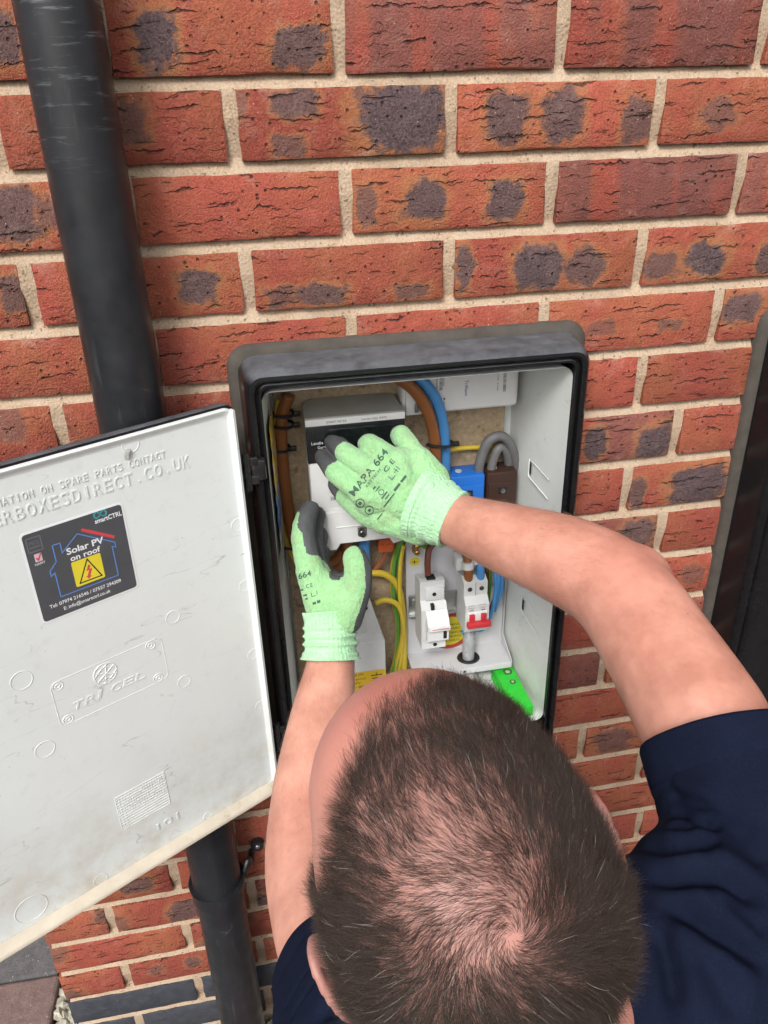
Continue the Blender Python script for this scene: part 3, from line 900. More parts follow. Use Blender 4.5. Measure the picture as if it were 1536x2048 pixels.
# maker's plate: rounded outline, bosses, globe and name
pl = MB()
out = rrect(0.1235, 0.2455, -.6655, -.6085, .007, 5)
for (a, b), (c_, d_) in zip(out, out[1:] + out[:1]):
    if (a - c_) ** 2 + (b - d_) ** 2 > 1e-9:
        pl.cyl(D(a, b, NP), D(c_, d_, NP), .00035, n=6)
for s, z in ((.2385, -.6142), (.1371, -.6144), (.2371, -.6590), (.1355, -.6600)):
    ring_on_lid(pl, s, z, .0052, .0006); ring_on_lid(pl, s, z, .0022, .0007)
gs, gz, gr = .1900, -.6240, .0125
ring_on_lid(pl, gs, gz, gr, .0008)
for k in (-.6, -.05, .5):
    for ang in (35, -25, 80):
        ca, sa = math.cos(math.radians(ang)), math.sin(math.radians(ang))
        h = math.sqrt(max(0, 1 - k * k))
        p0 = (k * -sa - h * ca, k * ca - h * sa); p1 = (k * -sa + h * ca, k * ca + h * sa)
        pm = (k * -sa * 1.25, k * ca * 1.25)
        if ang == 80 and k != -.05: continue
        pl.tube([D(gs - a * gr * .97, gz + b * gr * .97, NP + .0002) for a, b in (p0, pm, p1)], .0006, 6, 5)
for i, ch in enumerate("TRICEL"):
    x = .2315 - i * .0140
    put_text(pl, ch, lambda a, b, d: D(x - a, -.6515 + b, NP + d), 0, 0, .0112 if ch != "I" else .0030, .0098, .0006, 0.35)
pl.build("maker_plate", M_WHT, inner, True, 30)
# date grid and number
dg_ = MB()
gx0, gx1, gz0, gz1 = .1510, .2120, -.8440, -.7925
for i in range(14):
    z = gz0 + (gz1 - gz0) * i / 13
    dg_.cyl(D(gx0, z, NP), D(gx1, z, NP), .00055, n=6)
for i in range(13):
    z = gz0 + (gz1 - gz0) * (i + .5) / 13
    if i > 4:
        for k in range(20):
            s = gx0 + (gx1 - gx0) * (k + .5) / 20
            if rnd.random() < .75: dg_.cyl(D(s, z - .0014, NP), D(s, z + .0014, NP), .0005, n=5)
    for s in (gx1 - .004, gx1 - .008):
        dg_.cyl(D(s, z - .0014, NP), D(s, z + .0014, NP), .0005, n=5)
dg_.cyl(D(gx0, gz0, NP), D(gx0, gz1, NP), .0005, n=6); dg_.cyl(D(gx1, gz0, NP), D(gx1, gz1, NP), .0005, n=6)
put_text(dg_, "101", lambda a, b, d: D(.1725 - a, -.8745 + b, NP + d), 0, 0, .0285, .0105, .0008)
dg_.build("date_grid", M_WHT, inner, True, 30)
m = MB(); m.box(-.0025, .0025, -.002, .002, -.005, .005, .001, 2, Matrix.Translation(D(.1228, -.3918, NP + .001)) @ Matrix.Rotation(.3, 4, 'Y'))
m.build("chipped_boss", plain("grey_chip", (.32, .32, .29), .7, var=.3, scale=200), inner)

# ------------------------------------------------------------------ sticker on the lid
S0, ST, SS = .2365, -.4392, .0995              # left edge (s), top (z), size
st_root = empty("warning_sticker", D(S0 - SS / 2, ST - SS, NP))
tag(st_root, "square dark sticker with house outline and yellow warning triangle on the pale lid", "sticker")
def K(a, b, d): return D(S0 - a * SS, ST - (1 - b) * SS, NP + .0003 + d)   # a, b in 0..1, b up
def kpoly(name, mat, pts, d, thick=.00006):
    mm = MB(); mm.prism(pts, K, d - thick, d); return mm.build(name, mat, st_root, fixn=True)
def kline(mb, pts, w, d, closed=True):
    P = list(pts) + ([pts[0]] if closed else [])
    for (a, b), (c_, e) in zip(P[:-1], P[1:]):
        L = math.hypot(c_ - a, e - b); nx_, ny_ = -(e - b) / L * w / 2, (c_ - a) / L * w / 2
        ex, ey = (c_ - a) / L * w / 2, (e - b) / L * w / 2
        mb.prism([(a + nx_ - ex, b + ny_ - ey), (c_ + nx_ + ex, e + ny_ + ey), (c_ - nx_ + ex, e - ny_ + ey), (a - nx_ - ex, b - ny_ - ey)][::-1], K, d - .00004, d)
M_STK = plain("charcoal_vinyl", (0.068, 0.072, 0.080), 0.42, var=0.10, scale=30)
M_SW = plain("white_vinyl", (0.72, 0.73, 0.73), 0.5, var=0.03)
M_SB = plain("blue_ink", (0.10, 0.235, 0.58), 0.5, var=0.05)
M_SR = plain("red_ink", (0.56, 0.055, 0.070), 0.5, var=0.05)
M_SY = plain("yellow_ink", (0.66, 0.55, 0.035), 0.5, var=0.05)
M_SC = plain("turquoise_ink", (0.09, 0.50, 0.55), 0.5, var=0.05)
M_SG = plain("grey_ink", (0.15, 0.15, 0.155), 0.5, var=0.05)
kpoly("white_border", M_SW, rrect(0, 1, 0, 1, .045, 5), .00008, .0004)
kpoly("dark_field", M_STK, rrect(.016, .984, .016, .984, .034, 5), .00016)
hb = MB()
kline(hb, [(.225, .325 - .10), (.225, .50), (.185, .475), (.185, .535), (.262, .61), (.262, .79), (.335, .79), (.335, .68), (.51, .825), (.85, .60), (.85, .545), (.815, .565), (.815, .225)], .0095, .00022)
hb.build("house_outline", M_SB, st_root)
rb = MB(); kline(rb, [(.57, .845), (.845, .665)], .030, .00024, False); rb.build("roof_bar", M_SR, st_root)
yt = MB(); yt.prism(rrect(.390, .685, .262, .545, .015, 4), K, .00018, .00024); yt.build("warning_panel", M_SY, st_root)
tr = MB(); kline(tr, [(.432, .292), (.655, .292), (.548, .525)], .013, .00030); tr.build("warning_triangle", M_INK, st_root)
bo = MB(); bo.prism([(.545, .462), (.515, .395), (.545, .402), (.515, .340), (.500, .346), (.525, .305), (.562, .338), (.543, .336), (.580, .415), (.550, .408), (.568, .450)][::-1], K, .00024, .00031); bo.build("lightning_bolt", M_SR, st_root)
for s_, a0, b0, w, h in (("Solar PV", .375, .640, .370, .070), ("on roof", .395, .560, .300, .062), ("smartCTRL", .700, .865, .275, .050), ("Tel: 07974 216546 / 07557 294309", .100, .140, .730, .040), ("E: info@smartctrl.co.uk", .225, .068, .480, .040)):
    tx = MB(); put_text(tx, s_, lambda a, b, d: K(a, b, .00026), a0, b0, w, h, bold=.022 if h > .045 else .012); tx.build("lettering", M_SW, st_root, fixn=False)
lg = MB()
for i in range(40):
    t0, t1 = 2 * math.pi * i / 40, 2 * math.pi * (i + 1) / 40
    f = lambda t_: (.765 + .052 * math.cos(t_) / (1 + math.sin(t_) ** 2) * 1.15, .948 + .085 * math.sin(t_) * math.cos(t_) / (1 + math.sin(t_) ** 2))
    kline(lg, [f(t0), f(t1)], .016, .00026, False)
lg.build("loop_logo", M_SC, st_root)
bx = MB(); kline(bx, [(.045, .790), (.175, .790), (.175, .935), (.045, .935)], .010, .00022); put_text(bx, "MCS", lambda a, b, d: K(a, b, .00024), .065, .860, .09, .040); kline(bx, [(.065, .835), (.155, .835)], .010, .00024, False)
bx.build("badge", M_SG, st_root, fixn=False)
nb = MB(); nb.prism(rrect(.082, .150, .675, .760, .004, 2), K, .00018, .00022); nb.build("badge_square", plain("pink_ink", (.55, .42, .46), .5), st_root)
nb = MB(); kline(nb, [(.098, .715), (.112, .692), (.142, .750)], .014, .00026, False); nb.build("badge_tick", M_SR, st_root)
nb = MB(); put_text(nb, "NAPIT", lambda a, b, d: K(a, b, .00026), .070, .640, .095, .026); nb.build("badge_name", M_SW, st_root, fixn=False)
# ------------------------------------------------------------------ inside the meter box
BY = 0.0955                                   # face of the backing board
M_LG = plain("light_grey_plastic", (0.62, 0.625, 0.62), 0.45, var=0.05, scale=40, bump=0.05)
M_MW = plain("white_meter_plastic", (0.70, 0.70, 0.685), 0.45, var=0.05, scale=30, bump=0.05)
M_TOPG = plain("grey_meter_lid", (0.36, 0.345, 0.32), 0.55, var=0.15, scale=30, dirt=.4, dirtcol=(.2, .16, .11))
M_GLOSS = plain("gloss_black_panel", (0.012, 0.014, 0.016), 0.18, var=0.2, scale=30)
M_BKP = plain("black_plastic", (0.014, 0.014, 0.015), 0.4, var=0.2, scale=60)
M_BROWN = plain("brown_pvc", (0.235, 0.082, 0.022), 0.42, var=0.12, scale=25, dirt=.25)
M_BLUE_C = plain("blue_pvc", (0.060, 0.235, 0.52), 0.38, var=0.10, scale=25, dirt=.2)
M_YEL = plain("yellow_pvc", (0.58, 0.42, 0.035), 0.42, var=0.10, scale=25, dirt=.35)
M_GRN = plain("green_pvc", (0.10, 0.28, 0.045), 0.42, var=0.10, scale=25)
M_GREYC = plain("grey_sheath", (0.135, 0.135, 0.135), 0.5, var=0.15, scale=60, dirt=.3, dirtcol=(.45, .45, .43))
M_HBLUE = plain("blue_terminal_plastic", (0.012, 0.135, 0.52), 0.4, var=0.08, scale=40)
M_HBRN = plain("dark_brown_plastic", (0.040, 0.018, 0.012), 0.42, var=0.12, scale=40)
M_REDP = plain("red_plastic", (0.52, 0.035, 0.045), 0.4, var=0.06)
M_ORG = plain("orange_plastic", (0.50, 0.10, 0.03), 0.45, var=0.1)
M_BRASS = plain("brass", (0.62, 0.40, 0.13), 0.3, 1.0, 0.25, 200)
M_PSTEEL = plain("white_powder_coat", (0.60, 0.60, 0.615), 0.5, var=0.03, scale=60, bump=0.06)
M_RAIL = plain("galvanised_rail", (0.52, 0.53, 0.52), 0.38, 1.0, 0.15, 90)
M_HOLE = plain("dark_recess", (0.008, 0.008, 0.008), 0.8)
def FR(Y): return lambda a, b, d: (a, Y - d, b)            # print on a face looking at the room

# --- smart meter
mx0, mx1, mzt, mzb, mf = -0.1685, -0.0440, -0.4365, -0.619, 0.0330
mt = empty("electricity_meter", ((mx0 + mx1) / 2, mf, mzb))
tag(mt, "white smart electricity meter with a black display band on the backing board", "electricity meter")
m = MB(); m.box(mx0 + .002, mx1 - .002, mf + .006, BY, mzt - .165, mzt - .001, .004); m.build("case", M_MW, mt, True)
m = MB()     # sloping lid with cut corners
o_t = [(mx0 + .001, mf + .0005), (mx0, mf + .012), (mx0 + .004, BY - .012), (mx0 + .016, BY - .002), (mx1 - .016, BY - .002), (mx1 - .004, BY - .012), (mx1, mf + .012), (mx1 - .001, mf + .0005)]
m.rings([[(x, y, mzt - .012) for x, y in o_t], [(x, y, mzt + (y - mf) * .10) for x, y in o_t]], True, True)
m.build("top_cover", M_TOPG, mt, True, 20)
m = MB(); m.box(mx0, mx1, mf - .002, mf + .008, mzt - .0085, mzt + .0005, .001); m.build("name_strip", M_MW, mt, True)
for s_, a0, w in (("SMART METER", mx0 + .026, .025), ("Landis+Gyr E470", mx0 + .070, .031)):
    m = MB(); put_text(m, s_, FR(mf - .0021), a0, mzt - .0055, w, .0028, 0); m.build("print", M_INK, mt, fixn=False)
m = MB(); m.box(mx0 + .0005, mx1 - .0005, mf - .001, mf + .007, mzt - .0575, mzt - .0087, .0008); m.build("display_band", M_GLOSS, mt, True)
m = MB(); m.box(mx0 + .028, mx1 - .014, mf - .0016, mf + .002, mzt - .044, mzt - .014, .001); m.build("screen", plain("dark_screen", (0.010, 0.014, 0.013), 0.08), mt, True)
m = MB(); put_text(m, "Landis", FR(mf - .0013), mx0 + .006, mzt - .0325, .0145, .0042); put_text(m, "Gyr+", FR(mf - .0013), mx0 + .0135, mzt - .0385, .0105, .0042); m.build("print", M_WINK, mt, fixn=False)
m = MB(); m.box(mx1 - .015, mx1 - .006, mf - .0022, mf + .002, mzt - .036, mzt - .026, .0008); m.build("button", plain("yellow_green_key", (.40, .43, .06), .5), mt, True)
m = MB(); m.box(mx0 + .001, mx1 - .001, mf, mf + .03, mzt - .128, mzt - .0577, .003); m.build("front_panel", M_MW, mt, True)
# terminal cover with splayed legs either side of the cable mouth
m = MB()
prof = [(mx0 + .018, mzt - .1275), (mx1 - .001, mzt - .1275), (mx1 + .003, mzb + .006), (mx1 - .019, mzb), (mx1 - .024, mzb + .009), (mx0 + .034, mzb + .009), (mx0 + .029, mzb + .0005), (mx0 + .014, mzb + .0005), (mx0 + .011, mzt - .150)]
m.prism(prof[::-1], lambda a, b, d: (a, d, b), mf - .006, mf + .040); tcov = m.build("terminal_cover", M_MW, mt)
m = MB(); m.box(mx0 + .030, mx1 - .016, mf - .0072, mf - .005, mzt - .1500, mzt - .1485, .0003); m.build("cover_lip", M_MW, tcov)
m = MB(); m.box(mx0 + .058, mx0 + .070, mf - .008, mf - .0045, mzt - .166, mzt - .150, .002); m.cyl((mx0 + .064, mf - .008, mzt - .162), (mx0 + .064, mf - .0093, mzt - .162), .0042, n=18); m.build("seal_screw", M_STEEL, tcov, True)
for z_, w in ((mzt - .088, .047), (mzt - .108, .047)):
    m = MB()
    m.add([(mx0 + .024, mf - .0004, z_ - .014), (mx0 + .090, mf - .0004, z_ - .014), (mx0 + .090, mf - .0004, z_ + .004), (mx0 + .024, mf - .0004, z_ + .004)], [(0, 1, 2, 3)]); m.build("label_patch", plain("meter_label_paper", (.62, .62, .62), .6), mt)
    m = MB(); x = mx0 + .026
    while x < mx0 + .026 + w:
        d_ = rnd.choice((.0005, .0008, .0012)); m.add([(x, mf - .0008, z_ - .0035), (x + d_, mf - .0008, z_ - .0035), (x + d_, mf - .0008, z_ + .0015), (x, mf - .0008, z_ + .0015)], [(0, 1, 2, 3)]); x += d_ + rnd.choice((.0005, .0009))
    o = m.build("barcode", plain("barcode_ink", (.10, .10, .12), .6), mt); o["kind"] = "stuff"

# --- communications hub
hub = empty("communications_hub", (0.03, 0.06, -0.452))
tag(hub, "white rectangular communications unit in the top corner of the box", "communications unit")
hx0, hx1, hf, hz0, hz1 = -0.0415, 0.1135, 0.0600, -0.4535, -0.3895
m = MB(); m.box(hx0, hx1, hf, BY, hz0, hz1, .006, 3); m.build("case", M_MW, hub, True)
m = MB(); m.box(hx0 + .004, hx0 + .0275, hf - .004, hf + .006, hz0 + .002, hz1 - .004, .002); m.build("cover", M_MW, hub, True)
m = MB(); m.box(hx0 + .031, hx1 - .006, hf - .0006, hf + .002, hz0 + .004, hz1 - .006, .0004); m.build("label_panel", plain("hub_label", (.66, .66, .65), .5, var=.03), hub)
def vtext(parent, s_, x, z, w, h, mat, Y=hf - .0009):
    mm = MB(); put_text(mm, s_, lambda a, b, d: (x + b, Y, z - a), 0, 0, w, h); mm.build("print", mat, parent, fixn=False)
vtext(hub, "Trilliant", hx0 + .082, -.4115, .0210, .0046, plain("navy_ink", (.02, .06, .22), .5))
vtext(hub, "E02-85A93E-01", hx0 + .044, -.399, .026, .0020, M_INK); vtext(hub, "IEC 62052", hx0 + .053, -.399, .018, .0018, M_INK); vtext(hub, "LTE UK 2100", hx1 - .030, -.399, .03, .0018, M_INK)
for i, x in enumerate((.040, .047, .054)):
    vtext(hub, "WAN HAN SW".split()[i], hx0 + x, -.4375, .006, .0018, M_INK)
    m = MB(); m.cyl((hx0 + x + .001, hf - .0005, -.434), (hx0 + x + .001, hf - .001, -.434), .0012, n=10); m.build("lamp", M_INK if i == 2 else M_SG, hub)
for x, n_ in ((.050, 16), (hx1 - hx0 - .0205, 22)):
    m = MB()
    for i in range(n_):
        z_ = -.397 - i * .0016; m.box(hx0 + x - .0015, hx0 + x + .0025, hf - .0009, hf - .0003, z_ - rnd.uniform(.0004, .0011), z_)
    o = m.build("barcode", M_SG, hub); o["kind"] = "stuff"
sl = MB(); sl.cyl((hx0 + .017, hf - .004, -.424), (hx0 + .017, hf - .0065, -.424), .0045, n=16); sl.tube([(hx0 + .017, hf - .006, -.424), (hx0 + .019, hf - .012, -.429), (hx0 + .018, hf - .011, -.434)], .0009, 6)
sl.box(hx0 + .014, hx0 + .019, hf - .011, hf - .008, -.446, -.434, .001); sl.build("lead_seal", plain("grey_lead", (.20, .19, .18), .45, .6, .2, 120), hub, True)

# --- cables: each one a thing
def cable(name, label, pts, r, mat, stripe=None, cat="cable", n=12):
    mb = MB(); mb.tube(pts, r, n, 7)
    o = mb.build(name, mat if stripe is None else [mat, stripe], None, True, 180)
    if stripe is not None:                    # two-colour sheath: a band along the sweep
        for i, p_ in enumerate(o.data.polygons):
            if len(p_.vertices) == 4 and (i % n) in (0, 1, 2, 3): p_.material_index = 1
    return tag(o, label, cat)
Pc = lambda *a: [at(u, v, Y) for u, v, Y in a]
cable("brown_cable", "thick brown cable arching down beside the blue one from the top", Pc((700, 720, .060), (780, 748, .048), (826, 778, .044), (853, 818, .046), (866, 860, .054), (871, 900, .060), (872, 960, .070), (872, 1010, .076)), .0078, M_BROWN)
cable("blue_cable", "thick blue cable arching down beside the brown one from the top", Pc((740, 720, .070), (820, 745, .056), (862, 782, .050), (882, 828, .052), (890, 885, .062), (890, 960, .076), (888, 1010, .080)), .0072, M_BLUE_C)
cable("brown_cable", "brown cable tied along the left side of the board", Pc((578, 790, .078), (564, 830, .080), (563, 900, .080), (571, 980, .080), (583, 1060, .080), (602, 1105, .080), (640, 1125, .078), (672, 1120, .072), (690, 1098, .066)), .0082, M_BROWN)
cable("yellow_cable", "yellow earth cable tied along the left side of the board", Pc((560, 800, .084), (555, 850, .082), (555, 930, .082), (561, 1010, .083), (570, 1070, .085), (588, 1112, .084), (620, 1150, .082), (680, 1152, .080), (738, 1146, .078), (772, 1150, .078), (796, 1175, .078), (806, 1230, .078), (808, 1300, .080), (808, 1375, .082)), .0050, M_YEL)
cable("yellow_cable", "yellow earth cable looping out of the service cut-out", Pc((752, 1206, .075), (772, 1200, .070), (795, 1210, .068), (806, 1240, .070), (804, 1280, .076), (792, 1330, .082), (788, 1372, .084)), .0040, M_YEL)
cable("earth_cable", "green and yellow earth cable hanging below the meter", Pc((815, 1060, .082), (796, 1095, .082), (786, 1140, .083), (788, 1200, .084), (796, 1250, .083), (793, 1310, .083), (776, 1370, .084)), .0044, M_GRN, M_YEL)
cable("earth_cable", "green and yellow earth cable nearest the white enclosure edge", Pc((806, 1090, .080), (800, 1130, .076), (799, 1190, .074), (806, 1250, .074), (802, 1310, .078), (790, 1372, .082)), .0036, M_YEL, M_GRN)
cable("yellow_cable", "thin yellow earth cable crossing the board behind the tails", Pc((836, 918, .088), (880, 905, .088), (930, 896, .088), (985, 894, .086)), .0036, M_YEL)
cable("orange_cable", "copper orange cable below the meter by the thumb", Pc((770, 1092, .070), (768, 1115, .074), (752, 1135, .080), (735, 1150, .085)), .0038, plain("copper_sheath", (.30, .10, .045), .45))
cable("brown_cable", "brown cable entering the top of the fuse switch", Pc((868, 1085, .074), (858, 1100, .066), (855, 1125, .060), (856, 1150, .058)), .0046, plain("red_brown_pvc", (.15, .045, .025), .42))
cable("earth_cable", "short green and yellow earth cable at the brass terminal", Pc((838, 1040, .080), (839, 1075, .078), (850, 1094, .076), (880, 1082, .078)), .0030, M_GRN, M_YEL)
for lab, off, mt_ in (("grey cable looping over into the blue terminal block", 0, 0), ("grey cable looping over into the brown terminal block", 1, 0)):
    if off == 0: pts = Pc((956, 965, .072), (960, 925, .070), (975, 885, .068), (1000, 872, .068), (1020, 888, .072), (1030, 925, .080), (1034, 975, .088))
    else: pts = Pc((981, 965, .074), (984, 930, .072), (995, 900, .072), (1006, 896, .074), (1016, 915, .078), (1020, 970, .086))
    cable("grey_cable", lab, pts, .0068 if off == 0 else .0062, M_GREYC)
# under the meter
cable("brown_cable", "brown stub hanging under the meter mouth, nearest the thumb", Pc((694, 1080, .055), (692, 1115, .062), (676, 1135, .074)), .0070, M_BROWN)
m = MB(); m.tube(Pc((728, 1068, .058), (728, 1108, .062), (730, 1135, .075)), .0085, M_BLUE_C and 12); o = m.build("blue_cable", M_BLUE_C, None, True, 180); tag(o, "blue cable stub under the meter mouth above the thumb", "cable")
m = MB(); p0 = at(770, 1088, .066); m.box(p0.x - .011, p0.x + .011, p0.y - .008, p0.y + .010, p0.z - .010, p0.z + .012, .003)
m.cyl((p0.x - .005, p0.y - .008, p0.z + .002), (p0.x - .005, p0.y - .011, p0.z + .002), .003); m.cyl((p0.x + .005, p0.y - .008, p0.z + .002), (p0.x + .005, p0.y - .011, p0.z + .002), .003)
tag(m.build("connector", M_ORG, None, True), "small orange cable connector under the meter", "connector")
# cable ties
def tie(u, v, Y, r, sq, lab, head=1):
    c_ = at(u, v, Y); mb = MB()
    pts = [c_ + Vector((r * math.cos(a), r * sq * math.sin(a), 0.0015 * math.sin(2 * a))) for a in np.linspace(0, 2 * math.pi, 17)]
    mb.tube(pts, .0021, 8, 2, False)
    h = c_ + Vector((head * (r + .003), -r * sq * .4, 0)); mb.box(h.x - .0035, h.x + .005, h.y - .003, h.y + .003, h.z - .003, h.z + .003, .0008)
    tag(mb.build("cable_tie", M_BKP, None, True), lab, "cable tie")
tie(880, 888, .0585, .0168, .62, "black cable tie round the brown and blue tails")
tie(563, 828, .082, .0155, .75, "upper of two close black cable ties by the meter corner")
tie(562, 850, .082, .0155, .75, "lower of two close black cable ties by the meter corner")
tie(558, 897, .083, .0145, .75, "black cable tie midway down the left cables")
tie(580, 1090, .083, .0145, .75, "black cable tie low on the left cables beside the fingers")
# --- terminal blocks
def henley(name, lab, u0, v0, mat, w, x0):
    r_ = empty(name, (x0 + w / 2, .07, -.625)); tag(r_, lab, "terminal block")
    Yf = .058
    mb = MB(); mb.box(x0, x0 + w, Yf, BY, -.628, -.5455, .0035, 2)
    mb.box(x0 + .002, x0 + w - .002, Yf - .002, Yf + .004, -.626, -.560, .0015)
    b_ = mb.build("body", mat, r_, True)
    mb = MB(); mb.box(x0 + w * .36, x0 + w * .64, Yf - .0032, Yf, -.577, -.567, .0008); mb.build("screw_recess", M_HOLE, r_)
    mb = MB(); mb.cyl((x0 + w * .5, Yf - .003, -.572), (x0 + w * .5, Yf - .0052, -.572), .0034, n=16); mb.build("screw", M_STEEL, r_, True)
    mb = MB(); mb.cyl((x0 + w * .32, Yf + .016, -.5458), (x0 + w * .32, Yf + .016, -.5440), .0045, n=16); mb.build("plug", plain("pale_plug", (.45, .45, .43), .5), r_, True)
henley("terminal_block", "blue terminal block under the grey cable loops", 896, 944, M_HBLUE, .0495, .0225)
henley("terminal_block", "dark brown terminal block against the side lining", 978, 944, M_HBRN, .0440, .0745)
# --- service cut-out below the meter
co_ = empty("service_cutout", (-.115, .05, -.885)); tag(co_, "grey service fuse unit behind the wrist with a yellow emergency label", "fuse unit")
m = MB(); m.box(-.150, -.0995, .046, BY, -.775, -.688, .003); m.box(-.148, -.080, .040, BY, -.790, -.774, .002)
m.prism([(-.150, -.776), (-.080, -.776), (-.0995, -.70), (-.150, -.70)], lambda a, b, d: (a, d, b), .047, BY - .01)
m.build("upper_body", M_LG, co_, True, 30)
m = MB(); m.box(-.152, -.0765, .036, BY, -.889, -.783, .003); m.build("lower_body", M_LG, co_, True, 30)
m = MB(); m.add([(-.140, .0355, -.868), (-.0775, .0355, -.868), (-.0775, .0355, -.834), (-.140, .0355, -.834)], [(0, 1, 2, 3)]); m.build("yellow_label", plain("yellow_label_vinyl", (.70, .44, .018), .5, var=.06), co_)
for s_, a0, b0, w, h in (("PROBLEM", -.137, -.8405, .026, .0045), ("Emergency", -.137, -.8475, .030, .0042), ("Supply", -.137, -.8545, .022, .0042), ("ring on 0800 6335990", -.137, -.8625, .050, .0040)):
    mb = MB(); put_text(mb, s_, FR(.0352), a0, b0, w, h); mb.build("print", M_INK, co_, fixn=False)
m = MB()
for i, w in enumerate((.017, .014, .011)): m.box(-.093 - w / 2 + .002, -.093 + w / 2 + .002, .0350, .0354, -.8435 - i * .0055, -.8422 - i * .0055)
m.box(-.0915, -.0905, .0350, .0354, -.8425, -.8385); m.build("earth_mark", M_INK, co_)
for x, z in ((-.1235, -.876), (-.100, -.881)):
    m = MB(); m.cyl((x, .036, z), (x, .0335, z), .0048, n=18); m.build("screw", M_STEEL, co_, True)
m = MB(); c_ = (-.1115, -.7285); m.prism([(c_[0] + (.010 + .0025 * math.cos(4 * a)) * math.cos(a), c_[1] + (.010 + .0025 * math.cos(4 * a)) * math.sin(a)) for a in np.linspace(0, 2 * math.pi, 33)[:-1]], lambda a, b, d: (a, d, b), .043, .047); m.build("clover_seal", M_HOLE, co_)
# --- steel isolator enclosure
en = empty("isolator_enclosure", (.043, .065, -.858)); tag(en, "white steel switch enclosure without its cover, lip at the bottom", "enclosure")
ex0, ex1, ez0, ez1, ey = -.0335, .1185, -.8575, -.585, .090
m = MB(); m.box(ex0, ex1, ey, ey + .0015, ez0, ez1, .0004, 1); pl_ = m.build("back_plate", M_PSTEEL, en)
m = MB(); m.box(ex0, ex1, .0385, ey + .001, ez0 - .0016, ez0, .0004, 1); m.box(ex0, ex1, .0370, .0386, ez0 - .0090, ez0, .0004, 1); lip_ = m.build("bottom_lip", M_PSTEEL, en)
m = MB(); m.prism([(.0386, ez0), (ey, ez0), (ey, ez1), (ey - .006, ez1), (ey - .006, ez0 + .020)], lambda a, b, d: (d, a, b), ex1, ex1 + .0012); m.build("side_flange", M_PSTEEL, en)
m = MB(); m.box(ex0 + .004, ex0 + .045, .052, ey, -.628, -.588, .001); m.build("top_box", M_PSTEEL, en, True)
m = MB(); m.cyl((.044, .0365, ez0 - .0045), (.044, .0372, ez0 - .0045), .0019, n=12); m.build("screw_hole", M_HOLE, en)
m = MB(); m.box(ex0 + .003, ex1 - .014, ey - .004, ey, -.781, -.748, .0005); m.box(ex0 + .003, ex1 - .014, ey - .009, ey - .004, -.784, -.781); m.box(ex0 + .003, ex1 - .014, ey - .009, ey - .004, -.748, -.745); m.build("mounting_rail", M_RAIL, en, True)
m = MB(); m.cyl((ex0 + .0105, ey - .004, -.758), (ex0 + .0105, ey - .007, -.758), .0042, n=16); m.build("rail_screw", M_STEEL, en, True)
gp = at(937, 1300, .062); gp.z = ez0
m = MB(); N_ = 28; m.rings([[(gp.x + (.0145 + .0032 * math.cos(q)) * math.cos(2 * math.pi * i / N_), gp.y + (.0125 + .0032 * math.cos(q)) * math.sin(2 * math.pi * i / N_), gp.z + .001 + .0026 * math.sin(q)) for i in range(N_)] for q in np.linspace(0, 2 * math.pi, 9)], True, False)
m.cyl((gp.x, gp.y, gp.z + .0002), (gp.x, gp.y, gp.z + .0012), .0125, n=24); m.build("grommet", M_BKP, en, True)
cable("grey_cable", "clear grey sheathed cable rising through the black grommet", [(gp.x, gp.y, gp.z - .02), (gp.x, gp.y, gp.z + .010), (gp.x + .001, gp.y + .004, gp.z + .030), (gp.x + .004, gp.y + .010, gp.z + .044)], .0092, plain("silvery_sheath", (.36, .37, .38), .28, .15, .2, 80))
# earth terminal
m = MB()
for dz in (0, -.010): m.cyl((ex0 + .0135, ey, -.657 + dz), (ex0 + .0135, ey - .014, -.657 + dz), .0042, n=12); m.ball((ex0 + .0135, ey - .015, -.657 + dz), .0046, .003, .0046)
m.box(ex0 + .009, ex0 + .018, ey - .006, ey, -.672, -.652, .001); m.build("earth_terminal", M_BRASS, en, True)
m = MB(); m.cyl((ex0 + .0130, ey - .0003, -.690), (ex0 + .0130, ey - .0006, -.690), .0072, n=24); dk = m.build("earth_sticker", M_SY, en)
m = MB(); put_text(m, "+", FR(ey - .0007), ex0 + .0090, -.6945, .008, .008); m.build("earth_sign", M_INK, dk, fixn=False)
# round warning label
m = MB(); cx_, cz_ = .0350, -.822; m.cyl((cx_, ey - .0004, cz_), (cx_, ey - .0010, cz_), .0335, n=40); wl = m.build("warning_disc", plain("red_label", (.42, .05, .035), .5), en)
m = MB(); m.cyl((cx_, ey - .0010, cz_), (cx_, ey - .0014, cz_), .0262, n=40); m.build("warning_field", M_SY, wl)
for i, s_ in enumerate(("WARNING", "DISCONNECT", "SUPPLY BEFORE", "CHECKING", "LIVE PARTS")):
    m = MB(); w = (.030, .040, .044, .034, .03)[i]; put_text(m, s_, FR(ey - .0015), cx_ - w / 2, cz_ + .010 - i * .0075, w, .0042); m.build("print", M_INK, wl, fixn=False)
